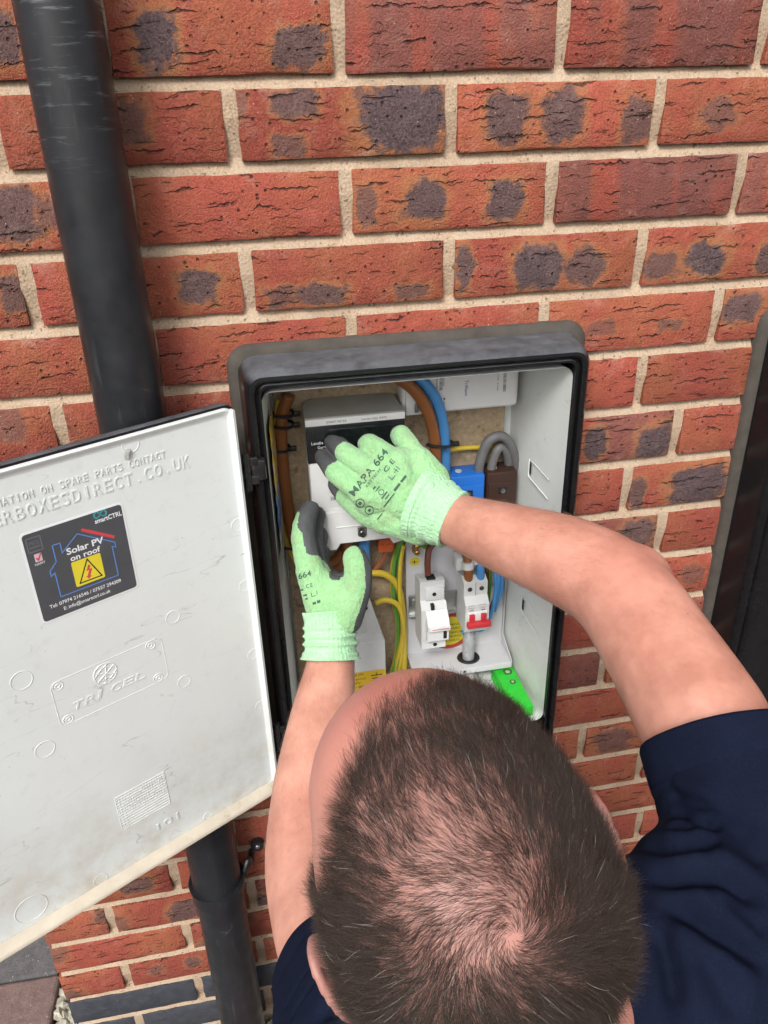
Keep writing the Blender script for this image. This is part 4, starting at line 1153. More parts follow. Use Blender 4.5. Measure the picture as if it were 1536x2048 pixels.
# --- fuse switch
def YZ(x0, x1):
    return lambda a, b, d: (x0 + (x1 - x0) * d, a, b)
fs = empty("fuse_switch", (-.002, .05, -.815)); tag(fs, "light grey fuse carrier with a red line and black slots", "fuse carrier")
x0, x1 = -.0215, .0145
side = [(.084, -.708), (.060, -.702), (.0505, -.702), (.0505, -.733), (.042, -.745), (.042, -.800), (.040, -.812), (.084, -.812)]
m = MB(); m.prism(side, YZ(x0, x1), 0, 1); m.build("body", M_LG, fs)
m = MB(); m.box(x0 + .007, x1 - .001, .0470, .052, -.733, -.712, .001); m.build("upper_terminal_cover", M_LG, fs, True)
m = MB(); car = [(.049, -.736), (.044, -.744), (.030, -.758), (.026, -.764), (.026, -.772), (.031, -.774), (.031, -.793), (.043, -.794), (.049, -.760)]
m.prism(car, YZ(x0 + .006, x1 + .002), 0, 1); c2 = m.build("carrier", plain("paler_grey_plastic", (.68, .685, .68), .4, var=.04), fs)
m = MB(); m.box(x0 + .009, x1 + .003, .0245, .030, -.7725, -.7645, .001); m.build("pull_lip", plain("pull_white", (.74, .74, .74), .4), c2, True)
m = MB(); m.add([(x0 + .012, .0243, -.7690), (x1 + .001, .0243, -.7690), (x1 + .001, .0243, -.7678), (x0 + .012, .0243, -.7678)], [(0, 1, 2, 3)]); m.build("red_line", M_SR, c2)
m = MB(); m.box(x1 - .006, x1 - .001, .0302, .032, -.790, -.777, .0003); m.build("slot", M_HOLE, c2)
m = MB(); m.box(x0 + .014, x0 + .019, .040, .0485, -.745, -.737, .0003, 1); m.build("slot", M_HOLE, c2)
for z_, Y_ in ((-.722, .0468), (-.806, .0405)):
    m = MB(); m.cyl((x0 + .020, Y_, z_), (x0 + .020, Y_ - .0006, z_), .0030, n=14); m.build("screw_hole", M_HOLE, fs)
m = MB(); m.box(x0 + .011, x0 + .024, .054, .068, -.7035, -.700, .001); m.build("cable_entry", M_HOLE, fs)
# --- main switch
ms = empty("main_switch", (.062, .05, -.79)); tag(ms, "light grey double pole switch with a red rocker handle", "switch")
x0, x1 = .0425, .0780
side = [(.084, -.712), (.060, -.706), (.047, -.712), (.047, -.733), (.036, -.743), (.036, -.778), (.041, -.792), (.084, -.792)]
m = MB(); m.prism(side, YZ(x0, x1), 0, 1); m.build("body", M_LG, ms)
m = MB(); m.box((x0 + x1) / 2 - .0003, (x0 + x1) / 2 + .0003, .0465, .060, -.733, -.7115); m.build("seam", M_SG, ms)
for x in (x0 + .009, x1 - .009):
    m = MB(); m.cyl((x, .0471, -.722), (x, .0462, -.722), .0035, n=16); sc_ = m.build("screw", plain("dark_screw", (.13, .13, .13), .35, .8), ms)
    m = MB(); m.box(x - .004, x + .004, .0305, .037, -.7675, -.7560, .0008); m.build("rocker", M_REDP, ms, True)
    m = MB(); m.box(x - .003, x + .003, .0356, .0361, -.7520, -.7510); m.build("print", M_INK, ms)
m = MB(); m.box(x0 + .003, x1 - .003, .0335, .038, -.7695, -.7545, .001); m.build("switch_surround", plain("white_switch_plastic", (.74, .74, .73), .4), ms, True)
m = MB(); m.box(x0 + .001, x1 + .001, .0245, .0335, -.7760, -.7675, .0012); m.build("handle", M_REDP, ms, True)
for s_, a0, b0, w in (("100A", x0 + .004, -.7485, .009), ("~230V", x0 + .020, -.7485, .010), ("main", x0 + .0035, -.7435, .010), ("switch", x0 + .0185, -.7435, .012)):
    m = MB(); put_text(m, s_, FR(.0357), a0, b0, w, .0022); m.build("print", M_SG, ms, fixn=False)
cable("brown_cable", "brown cable entering the switch through a white clip", [(.053, .078, -.655), (.052, .070, -.675), (.0515, .060, -.692), (.0515, .056, -.712)], .0066, M_BROWN)
cable("blue_cable", "blue cable entering the top of the switch", [(.074, .078, -.655), (.0725, .070, -.678), (.070, .060, -.694), (.0695, .056, -.712)], .0062, M_BLUE_C)
m = MB(); m.cyl((.0513, .0615, -.684), (.0513, .0600, -.694), .0086, n=20); m.box(.036, .052, .066, .088, -.700, -.680, .001); m.cyl((.0625, .060, -.684), (.0625, .056, -.6845), .0034, n=14)
tag(m.build("cable_clip", M_MW, None, True), "white cable clip above the double pole switch", "cable clip")
# wires beside the switch
Wx = [("red_wire", "red wire tucked beside the blue wires by the switch", [(.094, .082, -.690), (.0985, .070, -.715), (.099, .068, -.745), (.092, .074, -.785)], M_REDP, .0026),
      ("brown_wire", "brown wire running down beside the switch", [(.084, .080, -.680), (.0855, .076, -.715), (.0855, .076, -.760), (.083, .078, -.800)], plain("brown_wire_pvc", (.13, .04, .02), .45), .0032),
      ("green_wire", "green wire running down beside the brown wire and switch", [(.0905, .082, -.680), (.0915, .078, -.720), (.090, .078, -.765), (.086, .080, -.800)], M_GRN, .0030),
      ("blue_wire", "blue wire nearest the switch, looping under it", [(.0945, .066, -.700), (.0945, .058, -.735), (.0895, .058, -.775), (.080, .060, -.803), (.066, .062, -.806), (.056, .066, -.800), (.049, .070, -.815)], M_BLUE_C, .0031),
      ("blue_wire", "blue wire standing up between the other blue wires", [(.0985, .066, -.690), (.0985, .060, -.730), (.0945, .062, -.765), (.088, .070, -.790)], M_BLUE_C, .0031),
      ("blue_wire", "blue wire farthest from the switch by the side lining", [(.103, .070, -.685), (.1045, .062, -.715), (.1035, .062, -.745), (.097, .068, -.780)], M_BLUE_C, .0031)]
for nm, lb, pts, mt_, r_ in Wx: cable(nm, lb, pts, r_, mt_, cat="wire", n=10)
# --- things lying in the bottom of the box
lv = empty("spirit_level", (.11, .01, -.893)); tag(lv, "bright green plastic spirit level lying in the bottom of the box", "spirit level")
M_LIME = plain("fluorescent_green", (.035, .62, .045), .42, var=.12, scale=60, dirt=.3, dirtcol=(.05, .25, .04))
m = MB(); m.box(.0935, .1245, -.045, .062, -.893, -.8735, .0025); m.box(.0905, .0945, -.045, .050, -.893, -.886, .001); m.build("body", M_LIME, lv, True)
for Y_, r_ in ((.036, .0070), (.012, .0048)):
    m = MB(); m.cyl((.112, Y_, -.8736), (.112, Y_, -.8728), r_, n=20); m.build("vial_hole", plain("dull_green_recess", (.04, .16, .03), .5, var=.4, scale=150), lv)
    m = MB(); m.ball((.112, Y_, -.8728), r_ * .55, r_ * .55, .0012); m.build("vial", plain("vial_glass", (.35, .45, .30), .12), lv, True)
m = MB(); m.tube([(.055, .085, -.889), (.062, .045, -.886), (.070, .0, -.885), (.078, -.040, -.885)], .0075, 12, 4); tag(m.build("conduit", plain("white_conduit_plastic", (.62, .62, .60), .4, dirt=.3), None, True, 180), "white plastic conduit lying on the floor of the box", "conduit")
m = MB()
for i in range(70):
    m.ball((rnd.uniform(-.06, .09), rnd.uniform(-.04, .08), -.8925), rnd.uniform(.001, .004), rnd.uniform(.001, .004), rnd.uniform(.0006, .0014), 6, 4)
tag(m.build("debris", plain("plaster_crumbs", (.42, .36, .27), .9, var=.4, scale=90), None), "crumbs of plaster on the floor of the box", "debris", kind="stuff")
# crumpled foil packet behind the frame on the hinge side
m = MB(); R_ = []
for j in range(26):
    z = -.425 - j * .0075
    R_.append([(-.2195 + .0150 * (-.012 + i * .012 + .05) / .158 + .0030 + .0022 * mnoise.noise(Vector((i * 1.3, j * .6, 1))), -.012 + i * .012, z) for i in range(7)])
m.rings(R_, False, False)
def foil():
    t = NT("printed_foil"); c = t.coord(); s = t.n("ShaderNodeSeparateXYZ"); t.l(c, s.inputs[0])
    n = t.noise(c, 40, 3)
    zz = t.math('ADD', s.outputs[2], t.math('MULTIPLY', n, .03))
    col = t.mix(t.map(zz, -.500, -.498), (.10, .22, .50), (.60, .40, .04))
    col = t.mix(t.map(zz, -.545, -.555, 0, 1), col, (.62, .62, .60)); col = t.mix(t.map(t.noise(c, 120, 3), .55, .62), col, (.55, .55, .52))
    return t.fin(col, .35, t.bump(n, .6, .004), .3)
o = m.build("foil_packet", foil(), None, True, 180); so = o.modifiers.new("t", 'SOLIDIFY'); so.thickness = .0006
tag(o, "crumpled yellow and blue foil packet tucked behind the hinge side", "packet")
# ------------------------------------------------------------------ the electrician
def skin_material():
    t = NT("skin"); c = t.coord()
    n = t.noise(c, 22, 4, 0.6); f = t.noise(c, 180, 3, 0.6)
    col = t.mix(t.map(n, 0.35, 0.68), (0.44, 0.198, 0.142), (0.63, 0.312, 0.232))
    att = t.n("ShaderNodeAttribute", attribute_name="flush"); 
    col = t.mix(att.outputs["Fac"], col, (0.50, 0.185, 0.150))
    sca = t.n("ShaderNodeAttribute", attribute_name="scalp")
    col = t.mix(t.math('MULTIPLY', sca.outputs["Fac"], 0.75), col, (0.36, 0.190, 0.160))
    col = t.mix(t.map(f, 0.55, 0.8, 0, 0.25), col, (0.32, 0.125, 0.08))
    blot = t.noise(t.vmath('ADD', c, (3.3, 1.1, 2.7)), 11, 4, 0.65)
    col = t.mix(t.map(blot, 0.46, 0.70, 0, 0.26, True), col, (0.47, 0.165, 0.115))
    mole = t.math('MULTIPLY', t.map(t.voro(c, 42), 0.045, 0.025, 0, 1), t.map(t.noise(c, 9, 2), 0.52, 0.58))
    col = t.mix(t.math('MULTIPLY', mole, 0.6), col, (0.20, 0.075, 0.045))
    h = t.math('ADD', t.math('MULTIPLY', f, 0.4), t.math('MULTIPLY', t.voro(c, 420), 0.5))
    return t.fin(col, t.map(n, 0.3, 0.7, 0.42, 0.56), t.bump(h, 0.16, 0.0008), spec=0.4, Subsurface_Weight=0.12, Subsurface_Scale=0.004, Subsurface_Radius=(1.0, 0.35, 0.2))
M_SKIN = skin_material()

# head frame: face direction HF, crown HU, right HR
yaw, pitch, roll = math.radians(3.5), math.radians(3.1), math.radians(19.4)
HF = Vector((-math.sin(yaw) * math.cos(pitch), math.cos(yaw) * math.cos(pitch), math.sin(pitch)))
HR = HF.cross(Vector((0, 0, 1))).normalized(); HU = HR.cross(HF)
HR, HU = HR * math.cos(roll) + HU * math.sin(roll), HU * math.cos(roll) - HR * math.sin(roll)
HC = atd(922, 1731, 0.445)
HM = Matrix(((HR.x, HF.x, HU.x), (HR.y, HF.y, HU.y), (HR.z, HF.z, HU.z)))
def hp(x, y, z): return HC + HM @ Vector((x, y, z))
HM4 = HM.to_4x4()

# joints
RS, LS = atd(1525, 1735, .575), atd(748, 2085, .590)             # shoulders
NB = hp(0.008, -.055, -.165)                                      # base of the neck
r_arm = [atd(845, 1010, .922), atd(905, 1038, .900), atd(1010, 1076, .845), atd(1130, 1120, .792), atd(1236, 1182, .748), atd(1325, 1310, .692), atd(1405, 1445, .642), atd(1480, 1590, .602), RS]
r_rad = [.028, .0300, .0385, .0455, .0475, .0495, .0525, .046, .036]
l_arm = [atd(662, 1255, .955), atd(661, 1330, .945), atd(644, 1440, .912), atd(628, 1570, .868), atd(620, 1720, .808), atd(648, 1850, .735), atd(688, 1965, .665), LS]
l_rad = [.027, .0295, .0380, .0450, .0465, .0480, .046, .036]
PEL = Vector((-0.05, -0.64, -1.10))
CH = (RS + LS) / 2 + Vector((0.0, -0.03, -0.16))
LK, RK = Vector((-0.17, -0.42, -1.475)), Vector((0.08, -0.44, -1.475))
LF, RF = Vector((-0.18, -0.82, -1.50)), Vector((0.10, -0.84, -1.50))

body = MB()
# skull, jaw, face
def hball(x, y, z, rx, ry, rz, rot=None): body.ball(hp(x, y, z), rx, ry, rz, 24, 16, HM4 if rot is None else HM4 @ rot)
hball(0, -.008, .018, .0765, .0985, .0875)
hball(0, .022, .038, .0680, .0780, .0660)
hball(0, -.030, .012, .0770, .0800, .0800)
hball(0, .045, -.005, .0660, .0500, .0700)
hball(0, .035, -.055, .0580, .0520, .0550)
hball(0, .052, -.088, .0340, .0340, .0240)           # chin
hball(0, .086, -.030, .0125, .0170, .0120)           # nose tip
hball(0, .083, -.012, .0095, .0130, .0240)           # nose bridge
hball(0, .079, .012, .0500, .0120, .0100)            # brow
hball(0, .083, -.058, .0230, .0090, .0055); hball(0, .082, -.067, .0200, .0090, .0060)   # lips
for s in (-1, 1):
    hball(s * .038, .066, -.030, .0240, .0240, .0200)  # cheeks
    # ear: plate, rim and lobe
    e = Matrix.Rotation(s * math.radians(20), 4, 'Z') @ Matrix.Rotation(math.radians(-10), 4, 'X')
    eb = -.004 if s > 0 else -.013
    hball(s * (.074 if s > 0 else .078), eb, -.024, .0100, .0130, .0240)
    hball(s * (.0785 if s > 0 else .0838), eb, -.022, .0070, .0185, .0300, e)
    rim = [hp(s * ((.0820 if s > 0 else .0895) + .002 * math.sin(q)), eb - .004 + math.cos(q) * .0185, -.020 + math.sin(q) * .0310) for q in np.linspace(-.6, 3.9, 12)]
    body.tube(rim, .0042, 8, 2)
    hball(s * (.0795 if s > 0 else .0865), eb + .005, -.050, .0050, .0095, .0100)
# neck and torso core
body.tube([hp(0, .000, -.040), hp(0, -.020, -.085), NB, NB + (CH - NB) * .45, CH, (CH + PEL) / 2, PEL], None, 24, 6, True,
          [(.056, .060), (.057, .060), (.058, .058), (.062, .048), (.085, .062), (.100, .075), (.110, .080)], [HR, HR, Vector((1, .1, .1)), Vector((1, 0, .1)), Vector((1, 0, .1)), Vector((1, 0, 0)), Vector((1, 0, 0))])
body.tube([NB, (NB + RS) / 2 + Vector((0, -.005, .012)), RS], [.040, .030, .032], 16, 5)
body.tube([NB, (NB + LS) / 2 + Vector((0, -.005, .012)), LS], [.040, .030, .032], 16, 5)
body.tube(r_arm, r_rad, 20, 6)
body.tube(l_arm, l_rad, 20, 6)
body.ball(RS, .036); body.ball(LS, .036)
# elbow points
body.ball(atd(1262, 1168, .752), .040); body.ball(atd(612, 1730, .812), .040)
# hands inside the gloves
body.ball(atd(790, 975, .924), .014); body.ball(atd(660, 1200, .962), .020, .024, .028)
body.tube([r_arm[0], atd(790, 975, .924)], [.024, .014], 12, 3); body.tube([l_arm[0], atd(660, 1200, .962)], [.026, .018], 12, 3)
# legs
for k, f, sx in ((LK, LF, -1), (RK, RF, 1)):
    body.tube([PEL + Vector((sx * .08, .0, -.02)), (PEL + k) / 2 + Vector((sx * .03, .04, 0)), k + Vector((0, 0, .01)), (k + f) / 2, f], [.085, .080, .055, .050, .040], 16, 6)
def hair_mask(p_):
    x, y, z = p_.T
    right = np.clip((x + .02) / .04, 0, 1)
    line = (.036 + .016 * np.clip((x - .005) / .03, 0, 1) - .010 * np.clip((x - .04) / .03, 0, 1)) * right + (.034 - .058 * np.clip((-x - .010) / .045, 0, 1)) * (1 - right)
    side = .046 * right + .026 * (1 - right) - .25 * np.clip(.03 - z, 0, 1)
    q = np.clip((z - .030) / .025, 0, 1)
    lim = side * (1 - q) + line * q + .010
    d = np.clip((lim - y) / .024, 0, 1) ** 1.5
    low = np.where(y > -.030, -.012, -.068)
    return d * np.clip((z - low) / .012, 0, 1)
V, N, F = remesh(body, 0.0032, 10, "body")
me = bpy.data.meshes.new("person")
me.from_pydata(V.tolist(), [], F)
me.polygons.foreach_set("use_smooth", [True] * len(F))
me.materials.append(M_SKIN)
# flush: redder scalp, forehead, ears, elbows
hl = (V - np.array(HC)) @ np.array(HM)
dhead = np.linalg.norm(hl, axis=1)
fl = np.clip((0.16 - dhead) / 0.04, 0, 1) * (0.35 + 0.35 * np.clip((hl[:, 2] - .02) / .05, 0, 1) * np.clip((hl[:, 1] - .0) / .05, 0, 1))
ear = np.clip((np.abs(hl[:, 0]) - .0765) / .008, 0, 1) * (dhead < .13)
fl = np.maximum(fl, ear * .9)
for q in (r_arm[4], l_arm[4]):
    fl = np.maximum(fl, 0.30 * np.clip(1 - np.linalg.norm(V - np.array(q), axis=1) / .09, 0, 1))
sm = hair_mask(hl) * (dhead < .14)
at2 = me.attributes.new("scalp", 'FLOAT', 'POINT'); at2.data.foreach_set("value", sm.astype(np.float32))
at_ = me.attributes.new("flush", 'FLOAT', 'POINT'); at_.data.foreach_set("value", fl.astype(np.float32))
me.update()
person = bpy.data.objects.new("person", me); COL.objects.link(person)
tag(person, "kneeling person in a navy T-shirt and green work gloves reaching into the meter box", "person")
BODY_BVH = BVHTree.FromPolygons(V.tolist(), F)
for s in (-1, 1):
    m = MB(); m.ball(hp(s * .031, .0765, -.003), .0118); eye = m.build("eye", plain("eye_white", (.7, .68, .65), .2), person, True)
    m = MB(); m.ball(hp(s * .031, .0868, -.003), .0052, .0022, .0052, mat=HM4); m.build("iris", plain("brown_iris", (.06, .03, .015), .15), eye, True)

# ------------------------------------------------------------------ hair: short, thin over the crown, swirling from a whorl at the back
def build_hair():
    rr = np.random.default_rng(5)
    hz, hy, hx = hl[:, 2], hl[:, 1], hl[:, 0]
    fc = np.array([f for f in F if len(f) == 4], dtype=np.int64)
    fcent = hl[fc].mean(axis=1)
    ok = (np.linalg.norm(fcent, axis=1) < .135) & (fcent[:, 2] > -.075) & (fcent[:, 1] < .085)
    fc, fcent = fc[ok], fcent[ok]
    x, y, z = fcent.T
    ax = np.abs(x)
    # hairline: receding temples, bald brow; stops round the ears and at the nape
    dens = hair_mask(fcent)
    dens *= ax < .0785
    dens *= np.where((ax > .066) & (y > -.046) & (y < .026) & (z < np.where(x < 0, .012, .022)), 0, 1)
    # thinning on the vertex and crown
    crown = np.array([.011, -.079, .062])
    dc = np.linalg.norm(fcent - crown, axis=1)
    thin = 1 - .34 * np.exp(-(dc / .020) ** 2)
    thin *= 1 - .55 * np.exp(-(np.linalg.norm(fcent - np.array([.002, -.048, .088]), axis=1) / .042) ** 2)
    mid = np.exp(-(ax / .032) ** 2) * np.clip((z - .05) / .03, 0, 1)
    thin *= 1 - .42 * mid
    left_front = np.clip((z - .05) / .03, 0, 1) * np.clip((y - .005) / .03, 0, 1) * np.clip((.03 - x) / .04, 0, 1)
    thin *= 1 - .55 * left_front
    dens *= thin
    P4 = V[fc]
    area = np.linalg.norm(np.cross(P4[:, 2] - P4[:, 0], P4[:, 3] - P4[:, 1]), axis=1) / 2
    w = area * dens; w /= w.sum()
    NH = 160000
    pick = rr.choice(len(fc), NH, p=w)
    uu, vv = rr.random(NH)[:, None], rr.random(NH)[:, None]
    q = P4[pick]
    root = (q[:, 0] * (1 - uu) + q[:, 1] * uu) * (1 - vv) + (q[:, 3] * (1 - uu) + q[:, 2] * uu) * vv
    nor = N[fc[pick]].mean(axis=1); nor /= np.linalg.norm(nor, axis=1)[:, None]
    M_ = np.array(HM)
    rl = (root - np.array(HC)) @ M_; nl = nor @ M_
    # flow: away from the whorl with a swirl close to it; forward over the top, down the sides and back
    away = rl - crown; dist = np.linalg.norm(away, axis=1)[:, None]
    away /= dist
    up_ = np.array([.15, -.75, .65]); up_ /= np.linalg.norm(up_)
    swirl = np.cross(up_, away)
    k = np.exp(-(dist / .045) ** 2)
    lowf = np.array([[mnoise.noise(Vector(p * 22 + 3)), mnoise.noise(Vector(p * 22 + 13)), mnoise.noise(Vector(p * 22 + 31))] for p in rl])
    flow = away * (1 - .45 * k) + swirl * (.10 + .85 * k) + lowf * .75
    flow[:, 2] -= .45 * np.clip((.03 - rl[:, 2]) / .05, 0, 1)
    flow -= nl * (flow * nl).sum(1)[:, None]
    flow /= np.linalg.norm(flow, axis=1)[:, None] + 1e-9
    # clumps: neighbours lean the same way
    cl = np.array([[mnoise.noise(Vector(p * 75)), mnoise.noise(Vector(p * 75 + 9)), mnoise.noise(Vector(p * 75 + 21))] for p in rl])
    d0 = nl * .55 + flow * .95 + cl * .34 + rr.normal(0, .26, (NH, 3))
    d1 = nl * .12 + flow * 1.0 + cl * .50 + rr.normal(0, .24, (NH, 3))
    d0 /= np.linalg.norm(d0, axis=1)[:, None]; d1 /= np.linalg.norm(d1, axis=1)[:, None]
    L = rr.uniform(.0085, .0170, NH)[:, None] * np.clip(1.15 - .35 * np.clip(rl[:, 2:3] / .07, 0, 1), .7, 1.2)
    # locks: neighbouring hairs close up towards their tips
    cell = np.floor((rl + rr.normal(0, .0009, rl.shape)) / .0042).astype(np.int64)
    _, cid = np.unique(cell @ np.array([1, 1009, 1018081]), return_inverse=True)
    cnt_ = np.bincount(cid).astype(float)
    croot = np.stack([np.bincount(cid, rl[:, i]) / cnt_ for i in range(3)], 1)
    lean = rr.normal(0, .28, (len(cnt_), 3))
    d1 = d1 + lean[cid]; d1 /= np.linalg.norm(d1, axis=1)[:, None]
    pull = (croot[cid] - rl); pull -= nl * (pull * nl).sum(1)[:, None]
    K_ = 5
    pts = np.empty((NH, K_, 3)); cur = rl - nl * .0008; pts[:, 0] = cur
    for j in range(1, K_):
        f_ = (j - .5) / (K_ - 1)
        d = d0 * (1 - f_) + d1 * f_; d /= np.linalg.norm(d, axis=1)[:, None]
        cur = cur + d * L / (K_ - 1); pts[:, j] = cur + pull * (.55 * (j / (K_ - 1)) ** 1.5)
    world_ = pts.reshape(-1, 3) @ M_.T + np.array(HC)
    hc = bpy.data.hair_curves.new("hair")
    hc.add_curves([K_] * NH)
    hc.attributes["position"].data.foreach_set("vector", world_.astype(np.float32).ravel())
    ra = hc.attributes.get("radius") or hc.attributes.new("radius", 'FLOAT', 'POINT')
    rad = np.tile(np.array([.000045, .000045, .00004, .00003, .000012]), NH)
    ra.data.foreach_set("value", rad.astype(np.float32))
    t = NT("dark_brown_hair")
    hi = t.n("ShaderNodeHairInfo")
    col = t.mix(t.map(hi.outputs["Random"], 0, 1), (0.021, 0.0145, 0.011), (0.066, 0.044, 0.034))
    col = t.mix(t.map(hi.outputs["Random"], .993, .994), col, (.50, .47, .43))
    t.fin(col, .5, spec=.28)
    hc.materials.append(t.mat)
    o = bpy.data.objects.new("hair", hc); COL.objects.link(o); o.parent = person
    o["label"] = "short dark brown hair thinning at the crown"
build_hair()

def arm_hair():
    rr = np.random.default_rng(8)
    fc = np.array([f for f in F if len(f) == 4], dtype=np.int64)
    cen = V[fc].mean(axis=1)
    keep = np.zeros(len(fc), bool); axis = np.zeros((len(fc), 3))
    for chain in (r_arm, l_arm):
        for a, b in zip(chain[1:4], chain[2:5]):
            a, b = np.array(a), np.array(b); ab = b - a; t_ = ((cen - a) @ ab) / (ab @ ab)
            d = np.linalg.norm(cen - (a + np.clip(t_, 0, 1)[:, None] * ab), axis=1)
            k = (t_ > 0) & (t_ < 1) & (d < .06); keep |= k; axis[k] = -ab / np.linalg.norm(ab)
    fc, axis = fc[keep], axis[keep]
    n = 4200; pk = rr.choice(len(fc), n)
    w = rr.dirichlet((1, 1, 1, 1), n)[:, :, None]
    root = (V[fc[pk]] * w).sum(1); nor = N[fc[pk]].mean(axis=1)
    side = np.cross(nor, axis[pk])
    d = axis[pk] * .75 + nor * .25 + side * rr.normal(.25, .3, (n, 1)); d /= np.linalg.norm(d, axis=1)[:, None]
    L = rr.uniform(.005, .011, (n, 1))
    pts = np.stack([root, root + d * L * .5, root + d * L - nor * .0012], 1).reshape(-1, 3)
    hc = bpy.data.hair_curves.new("arm_hair"); hc.add_curves([3] * n)
    hc.attributes["position"].data.foreach_set("vector", pts.astype(np.float32).ravel())
    ra = hc.attributes.get("radius") or hc.attributes.new("radius", 'FLOAT', 'POINT')
    ra.data.foreach_set("value", np.tile(np.array([.000032, .000032, .000015]), n).astype(np.float32))
    hc.materials.append(plain("fair_arm_hair", (.22, .125, .075), .5))
    o = bpy.data.objects.new("arm_hair", hc); COL.objects.link(o); o.parent = person
arm_hair()
# ------------------------------------------------------------------ work gloves
def knit_material(name, a, b, cuff=False):
    t = NT(name); c = t.coord()
    n = t.noise(c, 26, 4, 0.6); f = t.noise(c, 900, 2, 0.6)
    st = t.n("ShaderNodeVectorMath", operation='MULTIPLY'); t.l(c, st.inputs[0]); st.inputs[1].default_value = (1, 0.35, 0.6)
    k = t.noise(st.outputs[0], 520, 2, 0.6)
    col = t.mix(t.map(n, .3, .7), a, b)
    col = t.mix(t.map(k, .45, .75, 0, .35), col, tuple(min(1, x * 1.35) for x in b))
    if not cuff:
        g_ = t.map(t.noise(c, 34, 4, .7), .52, .74, 0, .50)
        col = t.mix(g_, col, (.30, .30, .16))
    wr = t.noise(c, 85, 3, .55, dist=.6)
    h = t.math('ADD', t.math('ADD', t.math('MULTIPLY', f, .5), k), t.math('MULTIPLY', wr, 2.2))
    return t.fin(col, .88, t.bump(h, .60, .0026), spec=.15, Sheen_Weight=.25)
M_KNIT = knit_material("green_knit", (0.24, 0.46, 0.215), (0.31, 0.56, 0.275))
M_CUFF = knit_material("pale_green_rib", (0.33, 0.60, 0.34), (0.42, 0.70, 0.43), True)
M_COAT = plain("grey_foam_coating", (0.070, 0.072, 0.076), .72, var=.18, scale=70, bump=.25)
M_GINK = plain("faded_glove_print", (0.045, 0.095, 0.065), .8, var=.3, scale=200)

def glove(name, label, chains, fills, segs, cuff, ripples):
    mb = MB()
    for pts, rad in chains: mb.tube([atd(*p_) for p_ in pts], rad, 16, 6); mb.ball(atd(*pts[-1]), rad[-1]); mb.ball(atd(*pts[0]), rad[0])
    for pts, rad in fills: mb.tube([atd(*p_) for p_ in pts], rad, 14, 4); mb.ball(atd(*pts[0]), rad[0]); mb.ball(atd(*pts[-1]), rad[-1])
    V_, N_, F_ = remesh(mb, .0015, 4, name)
    for i in range(len(V_)):                      # soft puckers in the cloth
        p_ = Vector(V_[i]); V_[i] += N_[i] * (.0007 * mnoise.noise(p_ * 90) + .0004 * mnoise.noise(p_ * 260))
    # colour of each face: dipped palm or bare knit
    S = [(np.array(atd(*a)), np.array(atd(*b)), np.array(pd.normalized()), th, tg, r) for a, b, pd, th, tg, r in segs]
    bestd = np.full(len(V_), 1e9); grey = np.zeros(len(V_))
    for a, b, pd, th, tg, r in S:
        ab = b - a; t_ = np.clip(((V_ - a) @ ab) / (ab @ ab), 0, 1)
        d = np.linalg.norm(V_ - (a + t_[:, None] * ab), axis=1) - r
        g_ = (N_ @ pd) - th
        g_ = np.maximum(g_, (t_ - tg) * 4)
        k = d < bestd; bestd[k] = d[k]; grey[k] = g_[k]
    E_ = np.array([(f[i], f[(i + 1) % len(f)]) for f in F_ for i in range(len(f))]); grey = np.clip(grey, -.6, .6)
    for _ in range(14):
        acc = np.zeros(len(V_)); cnt = np.zeros(len(V_)); np.add.at(acc, E_[:, 0], grey[E_[:, 1]]); np.add.at(cnt, E_[:, 0], 1); grey = grey * .4 + acc / cnt * .6
    me_ = bpy.data.meshes.new(name); me_.from_pydata(V_.tolist(), [], F_)
    me_.materials.append(M_KNIT); me_.materials.append(M_COAT)
    gf = np.array([grey[list(f)].mean() for f in F_])
    me_.polygons.foreach_set("material_index", (gf > 0).astype(np.int32))
    me_.polygons.foreach_set("use_smooth", [True] * len(F_)); me_.update()
    o = bpy.data.objects.new(name, me_); COL.objects.link(o); o.parent = person; o["label"] = label
    # knitted wrist
    mb = MB(); c0 = [atd(*p_) for p_ in cuff[0]]; P = spline(c0, 14); K_ = len(P); n = 120; R_ = []
    prev = None
    for j, p_ in enumerate(P):
        a = (P[min(j + 1, K_ - 1)] - P[max(j - 1, 0)]).normalized()
        tt = (RT - a * RT.dot(a)).normalized(); bb = a.cross(tt)
        f = j / (K_ - 1); i_ = min(int(f * (len(cuff[1]) - 1)), len(cuff[1]) - 2); g_ = f * (len(cuff[1]) - 1) - i_
        r = cuff[1][i_] * (1 - g_) + cuff[1][i_ + 1] * g_
        r += sum(am * math.exp(-((f - c_) / w) ** 2) for c_, am, w in ripples)
        row_ = []
        for i in range(n):
            q = 2 * math.pi * i / n
            rr_ = r + .0007 * math.cos(q * 40) + .0012 * mnoise.noise(Vector((math.cos(q) * 2, math.sin(q) * 2, f * 7)))
            row_.append(p_ + (tt * math.cos(q) + bb * math.sin(q)) * rr_)
        R_.append(row_)
    e0 = [p0 + (P[0] - p0) * .12 for p0 in R_[0]]
    mb.rings([e0] + R_, True, False)
    cf = mb.build("cuff", M_CUFF, None, True, 180); cf.parent = o
    return o, BVHTree.FromPolygons(V_.tolist(), F_)

AWAY = FW.copy()
